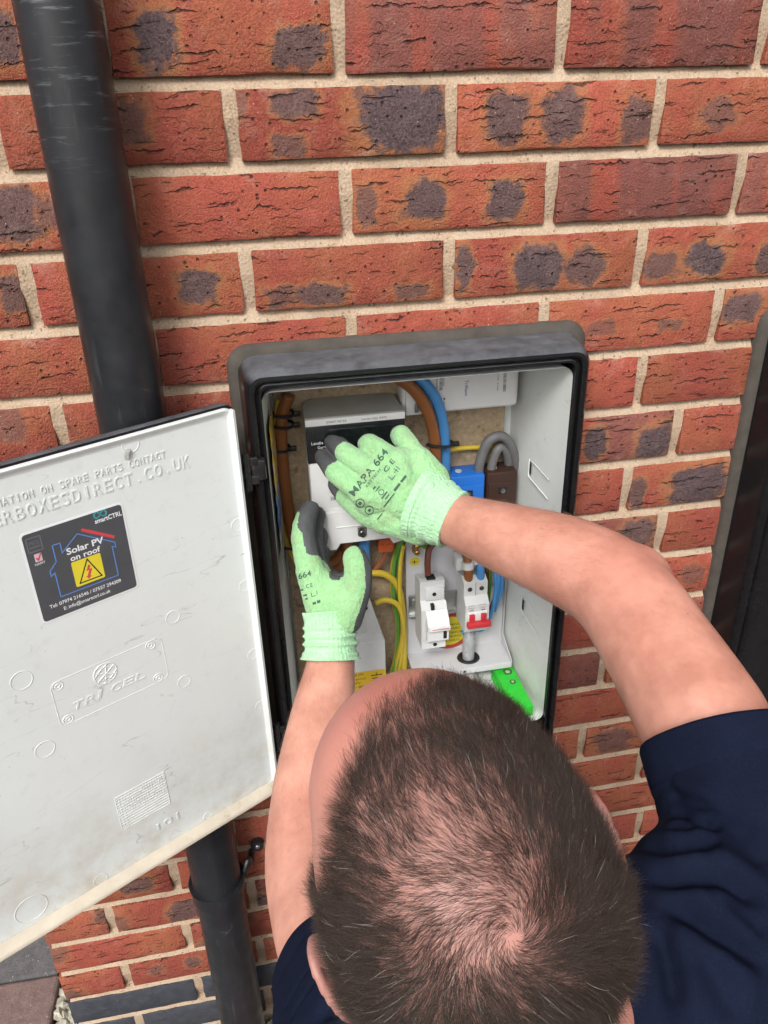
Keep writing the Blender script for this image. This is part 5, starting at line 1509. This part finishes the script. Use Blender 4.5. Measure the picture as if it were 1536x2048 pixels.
# right hand, gripping the top of the meter
W = (812, 1000, .920)
rc = [([(838, 920, .918), (806, 876, .930), (800, 870, .950), (800, 876, .972)], [.0140, .0128, .0120, .0108]),
      ([(792, 925, .908), (745, 893, .920), (736, 889, .945), (738, 897, .972)], [.0148, .0134, .0125, .0112]),
      ([(752, 948, .904), (700, 912, .916), (678, 893, .936), (664, 885, .962)], [.0148, .0130, .0115, .0098]),
      ([(728, 985, .908), (680, 952, .918), (658, 931, .936), (645, 914, .960)], [.0148, .0130, .0112, .0096]),
      ([(815, 1040, .925), (748, 1030, .935), (700, 996, .948), (676, 968, .962)], [.0200, .0175, .0150, .0125])]
rf = [([W, (838, 920, .918)], [.024, .0165]), ([W, (792, 925, .908)], [.026, .018]), ([W, (752, 948, .904)], [.026, .018]), ([W, (728, 985, .910)], [.025, .018]),
      ([(838, 920, .918), (792, 925, .910), (752, 948, .906), (728, 985, .910)], [.0145, .016, .016, .0155]), ([(830, 960, .918), (775, 985, .912), (740, 1005, .920)], [.020, .022, .017]),
      ([W, (770, 1032, .928)], [.026, .022]), ([(855, 1012, .916), W], [.033, .030]), ([(838, 920, .918), (866, 962, .916)], [.0165, .022]), ([(770, 1034, .928), (838, 1050, .922)], [.020, .024])]
rs = []
for q, (pts, rad) in enumerate(rc[:4]):
    rs += [(pts[0], pts[1], AWAY + RT * .5, .0, 2, rad[0]), (pts[1], pts[2], AWAY + UP * .5, .0, 2 if q < 2 else .45, rad[1]), (pts[2], pts[3], AWAY + UP * .9, -.3 if q < 2 else -2, 2, rad[2])]
rs += [(rc[4][0][0], rc[4][0][1], AWAY, .3, 2, .018), (rc[4][0][1], rc[4][0][2], AWAY, .15, 2, .016), (rc[4][0][2], rc[4][0][3], AWAY, -.2, .1, .013), (W, (775, 960, .910), AWAY + RT * .4, .1, 2, .025), ((838, 920, .918), (866, 962, .916), AWAY + RT * .6, .1, 2, .018), ((855, 1012, .916), W, AWAY, 2, 2, .03)]
g_r, bvh_r = glove("glove", "green knitted glove with grey palm, hand on the meter top", rc, rf, rs,
                   ([(908, 1040, .899), (880, 1026, .906), (855, 1012, .913), (835, 1003, .917)], [.0335, .0365, .0405, .0425]),
                   [(.0, .0015, .05), (.22, .0012, .05), (.40, .0018, .05), (.58, .0022, .06), (.76, .0018, .05)])
# left hand, fingers up one side of the meter and thumb out
lc = [([(620, 1140, .950), (607, 1080, .957), (610, 1042, .966), (620, 1020, .976)], [.0165, .0150, .0135, .0120]),
      ([(632, 1140, .972), (624, 1080, .990), (628, 1045, 1.000), (632, 1030, 1.004)], [.0150, .0140, .0130, .0120]),
      ([(640, 1150, .990), (634, 1100, 1.008), (638, 1070, 1.016)], [.0140, .0135, .0120]),
      ([(646, 1165, 1.004), (640, 1128, 1.018), (644, 1106, 1.022)], [.0130, .0120, .0110]),
      ([(690, 1235, .942), (712, 1180, .932), (716, 1140, .934), (710, 1116, .942)], [.0215, .0180, .0168, .0150])]
LW = (661, 1240, .952)
lf = [([LW, (620, 1140, .950)], [.027, .018]), ([LW, (632, 1140, .972)], [.027, .018]), ([LW, (646, 1165, .998)], [.026, .015]), ([LW, (704, 1192, .936)], [.026, .021]),
      ([(628, 1150, .952), (660, 1178, .948), (700, 1180, .940)], [.017, .018, .017]), ([(620, 1140, .950), (646, 1165, 1.000)], [.016, .014]), ([(650, 1200, .955), (690, 1205, .945)], [.026, .024]), ([(661, 1275, .950), LW], [.028, .028])]
ls = []
for q, (pts, rad) in enumerate(lc[:4]):
    pd = RT + UP * .35
    for i in range(len(pts) - 1):
        ls.append((pts[i], pts[i + 1], pd, (.15 if i == 0 else -.25 if i == 1 else -.9) if q == 0 else -.6, 2, rad[i]))
ls += [(lc[4][0][0], lc[4][0][1], RT + AWAY * .4, .22, 2, .02), (lc[4][0][1], lc[4][0][2], RT + AWAY * .3, .25, 2, .0175), (lc[4][0][2], lc[4][0][3], RT + AWAY * .6 + UP * .4, .28, 2, .016),
       ((628, 1150, .952), (660, 1178, .948), UP * .8 + RT * .5 + AWAY * .3, .45, 2, .017), ((660, 1178, .948), (700, 1180, .940), UP + AWAY * .3, .55, 2, .017),
       (LW, (620, 1140, .950), RT + AWAY, .75, 2, .022), (LW, (646, 1165, .998), RT + AWAY, .3, 2, .02), ((661, 1275, .950), LW, AWAY, 2, 2, .028)]
g_l, bvh_l = glove("glove", "green knitted glove with grey palm, thumb beside the cables", lc, lf, ls,
                   ([(661, 1318, .946), (661, 1290, .948), (660, 1255, .950), (658, 1222, .952)], [.0325, .0300, .0300, .0310]),
                   [(.0, .0035, .06), (.13, .002, .05), (.36, .0030, .035), (.52, .0032, .035), (.68, .0026, .035), (.98, .0012, .04)])
# print on the backs of the gloves, laid on the cloth
def on_glove(parent, bvh, items, org, dx, dy):
    """org: frame position; dx, dy: frame vectors of one text unit; every vertex lands on the cloth"""
    mb = MB()
    def fn(a, b, d):
        u_, v_ = org[0] + dx[0] * a + dy[0] * b, org[1] + dx[1] * a + dy[1] * b
        r_ = ray(u_, v_); hit, nrm, _, _ = bvh.ray_cast(CAM, r_.normalized())
        return (hit + nrm * .0005) if hit is not None else None
    for it in items:
        tmp = MB()
        try:
            if it[0] == 't': put_text(tmp, it[1], fn, it[2], it[3], it[4], it[5], bold=.012)
            elif it[0] == 'r':
                _, a, b, w, h = it; nn = 8
                tmp.rings([[fn(a + w * i / nn, b, 0), fn(a + w * i / nn, b + h, 0)] for i in range(nn + 1)], False, False)
            elif it[0] == 'c':
                _, a, b, r_, wd = it; nn = 24
                tmp.rings([[fn(a + rr_ * math.cos(2 * math.pi * i / nn), b + rr_ * math.sin(2 * math.pi * i / nn), 0) for rr_ in (r_ - wd, r_)] for i in range(nn + 1)], False, False)
        except TypeError:
            continue
        mb.add(tmp.v, tmp.f)
    o = mb.build("glove_print", M_GINK, None, fixn=False); o.parent = parent
dirx, diry = (.615, -.788), (-.788, -.615)
on_glove(g_r, bvh_r, [('t', "MAPA 664", 0, 0, 112, 15), ('t', "KRYTECH", 30, -9, 44, 5), ('t', "C E", 76, -21, 30, 10),
                      ('c', -3, -17, 9, 1.6), ('r', -7, -20, 7, 6), ('c', -3, -40, 9, 1.6), ('r', -6, -43, 6, 5), ('r', 34, -22, 8, 3), ('r', 34, -28, 14, 2), ('c', 40, -37, 6, 1.4), ('r', 30, -47, 18, 3), ('r', 34, -53, 12, 2.5),
                      ('r', 72, -39, 1.4, 11), ('r', 72, -39, 12, 1.4), ('r', 92, -39, 1.4, 11), ('r', 98, -39, 1.4, 11), ('r', 86, -34, 10, 1.4),
                      ('r', 58, -58, 18, 5), ('r', 80, -58, 16, 5), ('r', 20, -60, 34, 2.4), ('r', -8, -66, 16, 2.4)], (709, 993), dirx, diry)
on_glove(g_l, bvh_l, [('t', "664", -2, 0, 26, 12), ('t', "C E", 10, -22, 13, 8), ('r', -2, -24, 6, 3), ('r', 2, -36, 8, 3), ('r', 18, -42, 1.2, 9), ('r', 18, -42, 9, 1.2), ('r', 29, -40, 1.2, 8), ('r', 5, -44, 5, 3), ('r', 18, -58, 7, 5), ('r', 27, -58, 7, 6)], (600, 1158), (.96, -.28), (-.15, -.98))

# ------------------------------------------------------------------ navy T-shirt
def shirt_material():
    t = NT("navy_jersey"); c = t.coord()
    n = t.noise(c, 12, 4, .6); f = t.noise(c, 1100, 2, .6)
    col = t.mix(t.map(n, .3, .7), (0.0060, 0.0085, 0.0205), (0.0088, 0.0125, 0.0285))
    col = t.mix(t.map(f, .5, .8, 0, .45), col, (.022, .028, .052))
    lint = t.math('MULTIPLY', t.map(t.voro(c, 55), .03, .02, 0, 1), t.map(t.noise(c, 7, 2), .55, .6))
    col = t.mix(t.math('MULTIPLY', lint, .5), col, (.35, .36, .40))
    return t.fin(col, .85, t.bump(f, .35, .0008), spec=.03)
M_NAVY = shirt_material()
R_HEM, L_HEM = atd(1442, 1490, .622), atd(684, 1955, .672)
sb = MB()
X1 = Vector((1, .05, .1))
sb.tube([NB + Vector((0, 0, .012)), NB + (CH - NB) * .35, CH, (CH + PEL) / 2, PEL + Vector((0, 0, -.03))], None, 32, 6, True, [(.078, .072), (.128, .100), (.178, .125), (.165, .122), (.168, .125)], [X1] * 5)
for S_, A_, hem, rh in ((RS, r_arm, R_HEM, .0605), (LS, l_arm, L_HEM, .0555)):
    sb.tube([NB + Vector((0, -.005, -.012)), (NB + S_) / 2 + Vector((0, -.008, .006)), S_ + (NB - S_) * .1], [.075, .071, .069], 20, 6); sb.ball(S_, .069)
    sb.tube([S_, (S_ * .5 + hem * .5) + (A_[-2] - (S_ + hem) * .5) * .35, hem], [.068, .066, rh], 28, 8)
    sb.tube([S_, CH + (S_ - CH) * .5 + Vector((0, 0, -.03)), CH], [.06, .09, .10], 16, 5)
V_, N_, F_ = remesh(sb, .0026, 12, "shirt")
sbvh = BVHTree.FromPolygons(V_.tolist(), F_)
FOLDS = [  # frame path of each crease, depth, half-width
 ([(1288, 1578), (1330, 1586), (1380, 1604), (1430, 1622)], .0070, .0060), ([(1286, 1606), (1340, 1626), (1400, 1646), (1450, 1660)], .0085, .0065), ([(1272, 1650), (1340, 1664), (1400, 1668)], .0060, .0070),
 ([(1268, 1700), (1335, 1704), (1400, 1694), (1440, 1676)], .0080, .0070), ([(1284, 1754), (1360, 1760), (1438, 1757), (1489, 1785), (1536, 1820)], .0110, .0075),
 ([(1312, 1800), (1387, 1833), (1438, 1867), (1490, 1902), (1545, 1936)], .0120, .0070), ([(1440, 1790), (1500, 1840), (1545, 1875)], .0050, .0080),
 ([(1308, 1846), (1330, 1900), (1345, 1963), (1353, 2050)], .0085, .0065), ([(1400, 1900), (1440, 1965), (1480, 2050)], .0045, .0090), ([(1470, 1650), (1500, 1700), (1536, 1740)], .0040, .0090),
 ([(1438, 1674), (1414, 1711), (1407, 1752), (1417, 1790), (1450, 1850)], .0016, .0030), ([(1291, 1861), (1301, 1912), (1291, 1980), (1261, 2045)], .0014, .0030),
 ([(572, 2010), (602, 1950), (645, 1912)], .0020, .0030), ([(584, 2035), (618, 1972), (660, 1932)], .0022, .0030), ([(620, 2048), (680, 2012), (730, 2000)], .0050, .0070)]
disp = np.zeros(len(V_))
for path, amp, wd in FOLDS:
    pts = []
    for u_, v_ in path:
        hit = sbvh.ray_cast(CAM, ray(u_, v_).normalized())[0]
        if hit is not None: pts.append(hit)
    if len(pts) < 2: continue
    P = np.array([tuple(q) for q in spline(pts, 5)])
    lo, hi = P.min(0) - .03, P.max(0) + .03
    k = np.where(((V_ > lo) & (V_ < hi)).all(1))[0]
    best = np.full(len(k), 9.0); tt = np.zeros(len(k))
    for i, (a, b) in enumerate(zip(P[:-1], P[1:])):
        ab = b - a; t_ = np.clip(((V_[k] - a) @ ab) / (ab @ ab + 1e-12), 0, 1)
        d = np.linalg.norm(V_[k] - (a + t_[:, None] * ab), axis=1)
        m_ = d < best; best[m_] = d[m_]; tt[m_] = (i + t_[m_]) / (len(P) - 1)
    taper = np.clip(np.minimum(tt, 1 - tt) / .22, .12, 1) if amp > .0025 else 1
    disp[k] += 1.25 * amp * taper * (-1.25 * np.exp(-(best / wd) ** 2) + .55 * np.exp(-(best / (2.4 * wd)) ** 2))
AP = np.array(RS + (CH - RS) * .30 + Vector((-.03, .05, -.02)))      # folds gather at the armpit
rel = V_ - AP; rd = np.linalg.norm(rel, axis=1)
for i in np.where(rd < .24)[0]:
    e_ = rel[i] / (rd[i] + 1e-6)
    disp[i] += .0075 * math.exp(-(rd[i] / .13) ** 2) * mnoise.noise(Vector((e_[0] * 5.5, e_[1] * 5.5, e_[2] * 5.5 + rd[i] * 4)))
for i in range(len(V_)):
    p_ = Vector(V_[i]); disp[i] += .0040 * mnoise.noise(Vector((p_.x * 14, p_.y * 14, p_.z * 9))) + .0014 * mnoise.noise(p_ * 38)
V2 = V_ + N_ * disp[:, None]
E_ = np.array([(f[i], f[(i + 1) % len(f)]) for f in F_ for i in range(len(f))])
for _ in range(2):                       # let the cloth relax
    acc = np.zeros_like(V2); cnt = np.zeros(len(V2))
    np.add.at(acc, E_[:, 0], V2[E_[:, 1]]); np.add.at(cnt, E_[:, 0], 1)
    V2 = V2 * .5 + acc / cnt[:, None] * .5
# open the sleeves and the neck
def cap_face(f):
    c_ = V_[list(f)].mean(0)
    for hem, S_ in ((R_HEM, RS), (L_HEM, LS)):
        a = np.array((hem - S_).normalized())
        if np.linalg.norm(c_ - np.array(hem)) < .064 and abs((c_ - np.array(hem)) @ a) < .010 and N_[list(f)].mean(0) @ a > .8: return True
    return False
F2 = [f for f in F_ if not cap_face(f)]
me_ = bpy.data.meshes.new("shirt"); me_.from_pydata(V2.tolist(), [], F2); me_.materials.append(M_NAVY)
me_.polygons.foreach_set("use_smooth", [True] * len(F2)); me_.update()
shirt = bpy.data.objects.new("shirt", me_); COL.objects.link(shirt); shirt.parent = person; shirt["label"] = "navy short-sleeved T-shirt, creased at the shoulder"
so = shirt.modifiers.new("thickness", 'SOLIDIFY'); so.thickness = .0016; so.offset = -1
# stitched sleeve hems
for hem, S_, A_, rh in ((R_HEM, RS, r_arm, .0605), (L_HEM, LS, l_arm, .0555)):
    mb = MB(); ax_ = (hem - ((S_ * .5 + hem * .5) + (A_[-2] - (S_ + hem) * .5) * .35)).normalized(); tt = ax_.orthogonal().normalized(); bb_ = ax_.cross(tt); R_ = []
    for i in range(97):
        q = 2 * math.pi * i / 96; e = tt * math.cos(q) + bb_ * math.sin(q)
        wv = .0022 * mnoise.noise(Vector((math.cos(q) * 1.6, math.sin(q) * 1.6, rh * 50)))
        R_.append([hem + ax_ * l_ + e * (rh + d_ + wv) for l_, d_ in ((-.034, -.004), (-.030, .0014), (-.0245, .0024), (-.0235, .0014), (-.0222, .0024), (-.010, .0026), (.006, .0022), (.0085, .0010), (.0085, -.0012), (.004, -.0016), (-.03, -.003))])
    mb.rings(R_, True, False); hm_ = mb.build("sleeve_hem", M_NAVY, None, True, 180); hm_.parent = shirt
# neckband
mb = MB(); nrm = (hp(0, 0, 0) - NB).normalized(); tx_ = HR - nrm * HR.dot(nrm); tx_.normalize(); ty_ = nrm.cross(tx_); R_ = []
for i in range(49):
    q = 2 * math.pi * i / 48
    e = tx_ * math.cos(q) * .076 + ty_ * math.sin(q) * .074; c_ = NB + nrm * .018 + e; eo = e.normalized()
    R_.append([c_ + eo * a + nrm * b for a, b in ((-.003, .008), (.001, .009), (.004, .000), (.006, -.010), (.002, -.012), (-.003, -.004))])
mb.rings(R_, True, False); nbk = mb.build("neckband", M_NAVY, None, True, 180); nbk.parent = shirt
# trousers and boots
tb = MB(); tb.ball(PEL + Vector((0, 0, -.03)), .165, .135, .10)
for k, f, sx in ((LK, LF, -1), (RK, RF, 1)):
    tb.tube([PEL + Vector((sx * .08, 0, -.03)), (PEL + k) / 2 + Vector((sx * .03, .04, 0)), k + Vector((0, .01, .02)), (k + f) / 2 + Vector((0, 0, .01)), f + Vector((0, .04, .005))], [.105, .098, .072, .066, .056], 18, 6); tb.ball(k + Vector((0, .01, .018)), .072)
V_, N_, F_ = remesh(tb, .007, 8, "trousers")
for i in range(len(V_)): V_[i] += N_[i] * (.006 * mnoise.noise(Vector(V_[i]) * 16)); V_[i][2] = max(V_[i][2], GROUND + .004)
me_ = bpy.data.meshes.new("trousers"); me_.from_pydata(V_.tolist(), [], F_); me_.materials.append(plain("charcoal_work_cloth", (.022, .023, .026), .9, var=.2, scale=30, bump=.2)); me_.polygons.foreach_set("use_smooth", [True] * len(F_))
tro = bpy.data.objects.new("trousers", me_); COL.objects.link(tro); tro.parent = person
for f, sx in ((LF, -1), (RF, 1)):
    bb = MB(); bb.tube([f + Vector((0, .03, .02)), f + Vector((0, -.02, .01)), f + Vector((0, -.07, -.012))], [.048, .050, .042], 16, 5); bb.tube([f + Vector((0, -.06, .02)), f + Vector((0, -.075, -.015))], [.04, .045], 16, 3); bb.tube([f + Vector((0, -.05, .0)), f + Vector((0, -.085, .06)), f + Vector((0, -.095, .10))], [.042, .042, .036], 16, 5); bb.ball(f + Vector((0, -.095, .10)), .036)
    V_, N_, F_ = remesh(bb, .006, 6, "boot")
    for i in range(len(V_)): V_[i][2] = max(V_[i][2], GROUND + .003)
    me_ = bpy.data.meshes.new("boot"); me_.from_pydata(V_.tolist(), [], F_); me_.materials.append(plain("worn_black_leather", (.02, .018, .016), .6, var=.3, scale=60, bump=.2)); me_.polygons.foreach_set("use_smooth", [True] * len(F_))
    bo_ = bpy.data.objects.new("boot", me_); COL.objects.link(bo_); bo_.parent = person
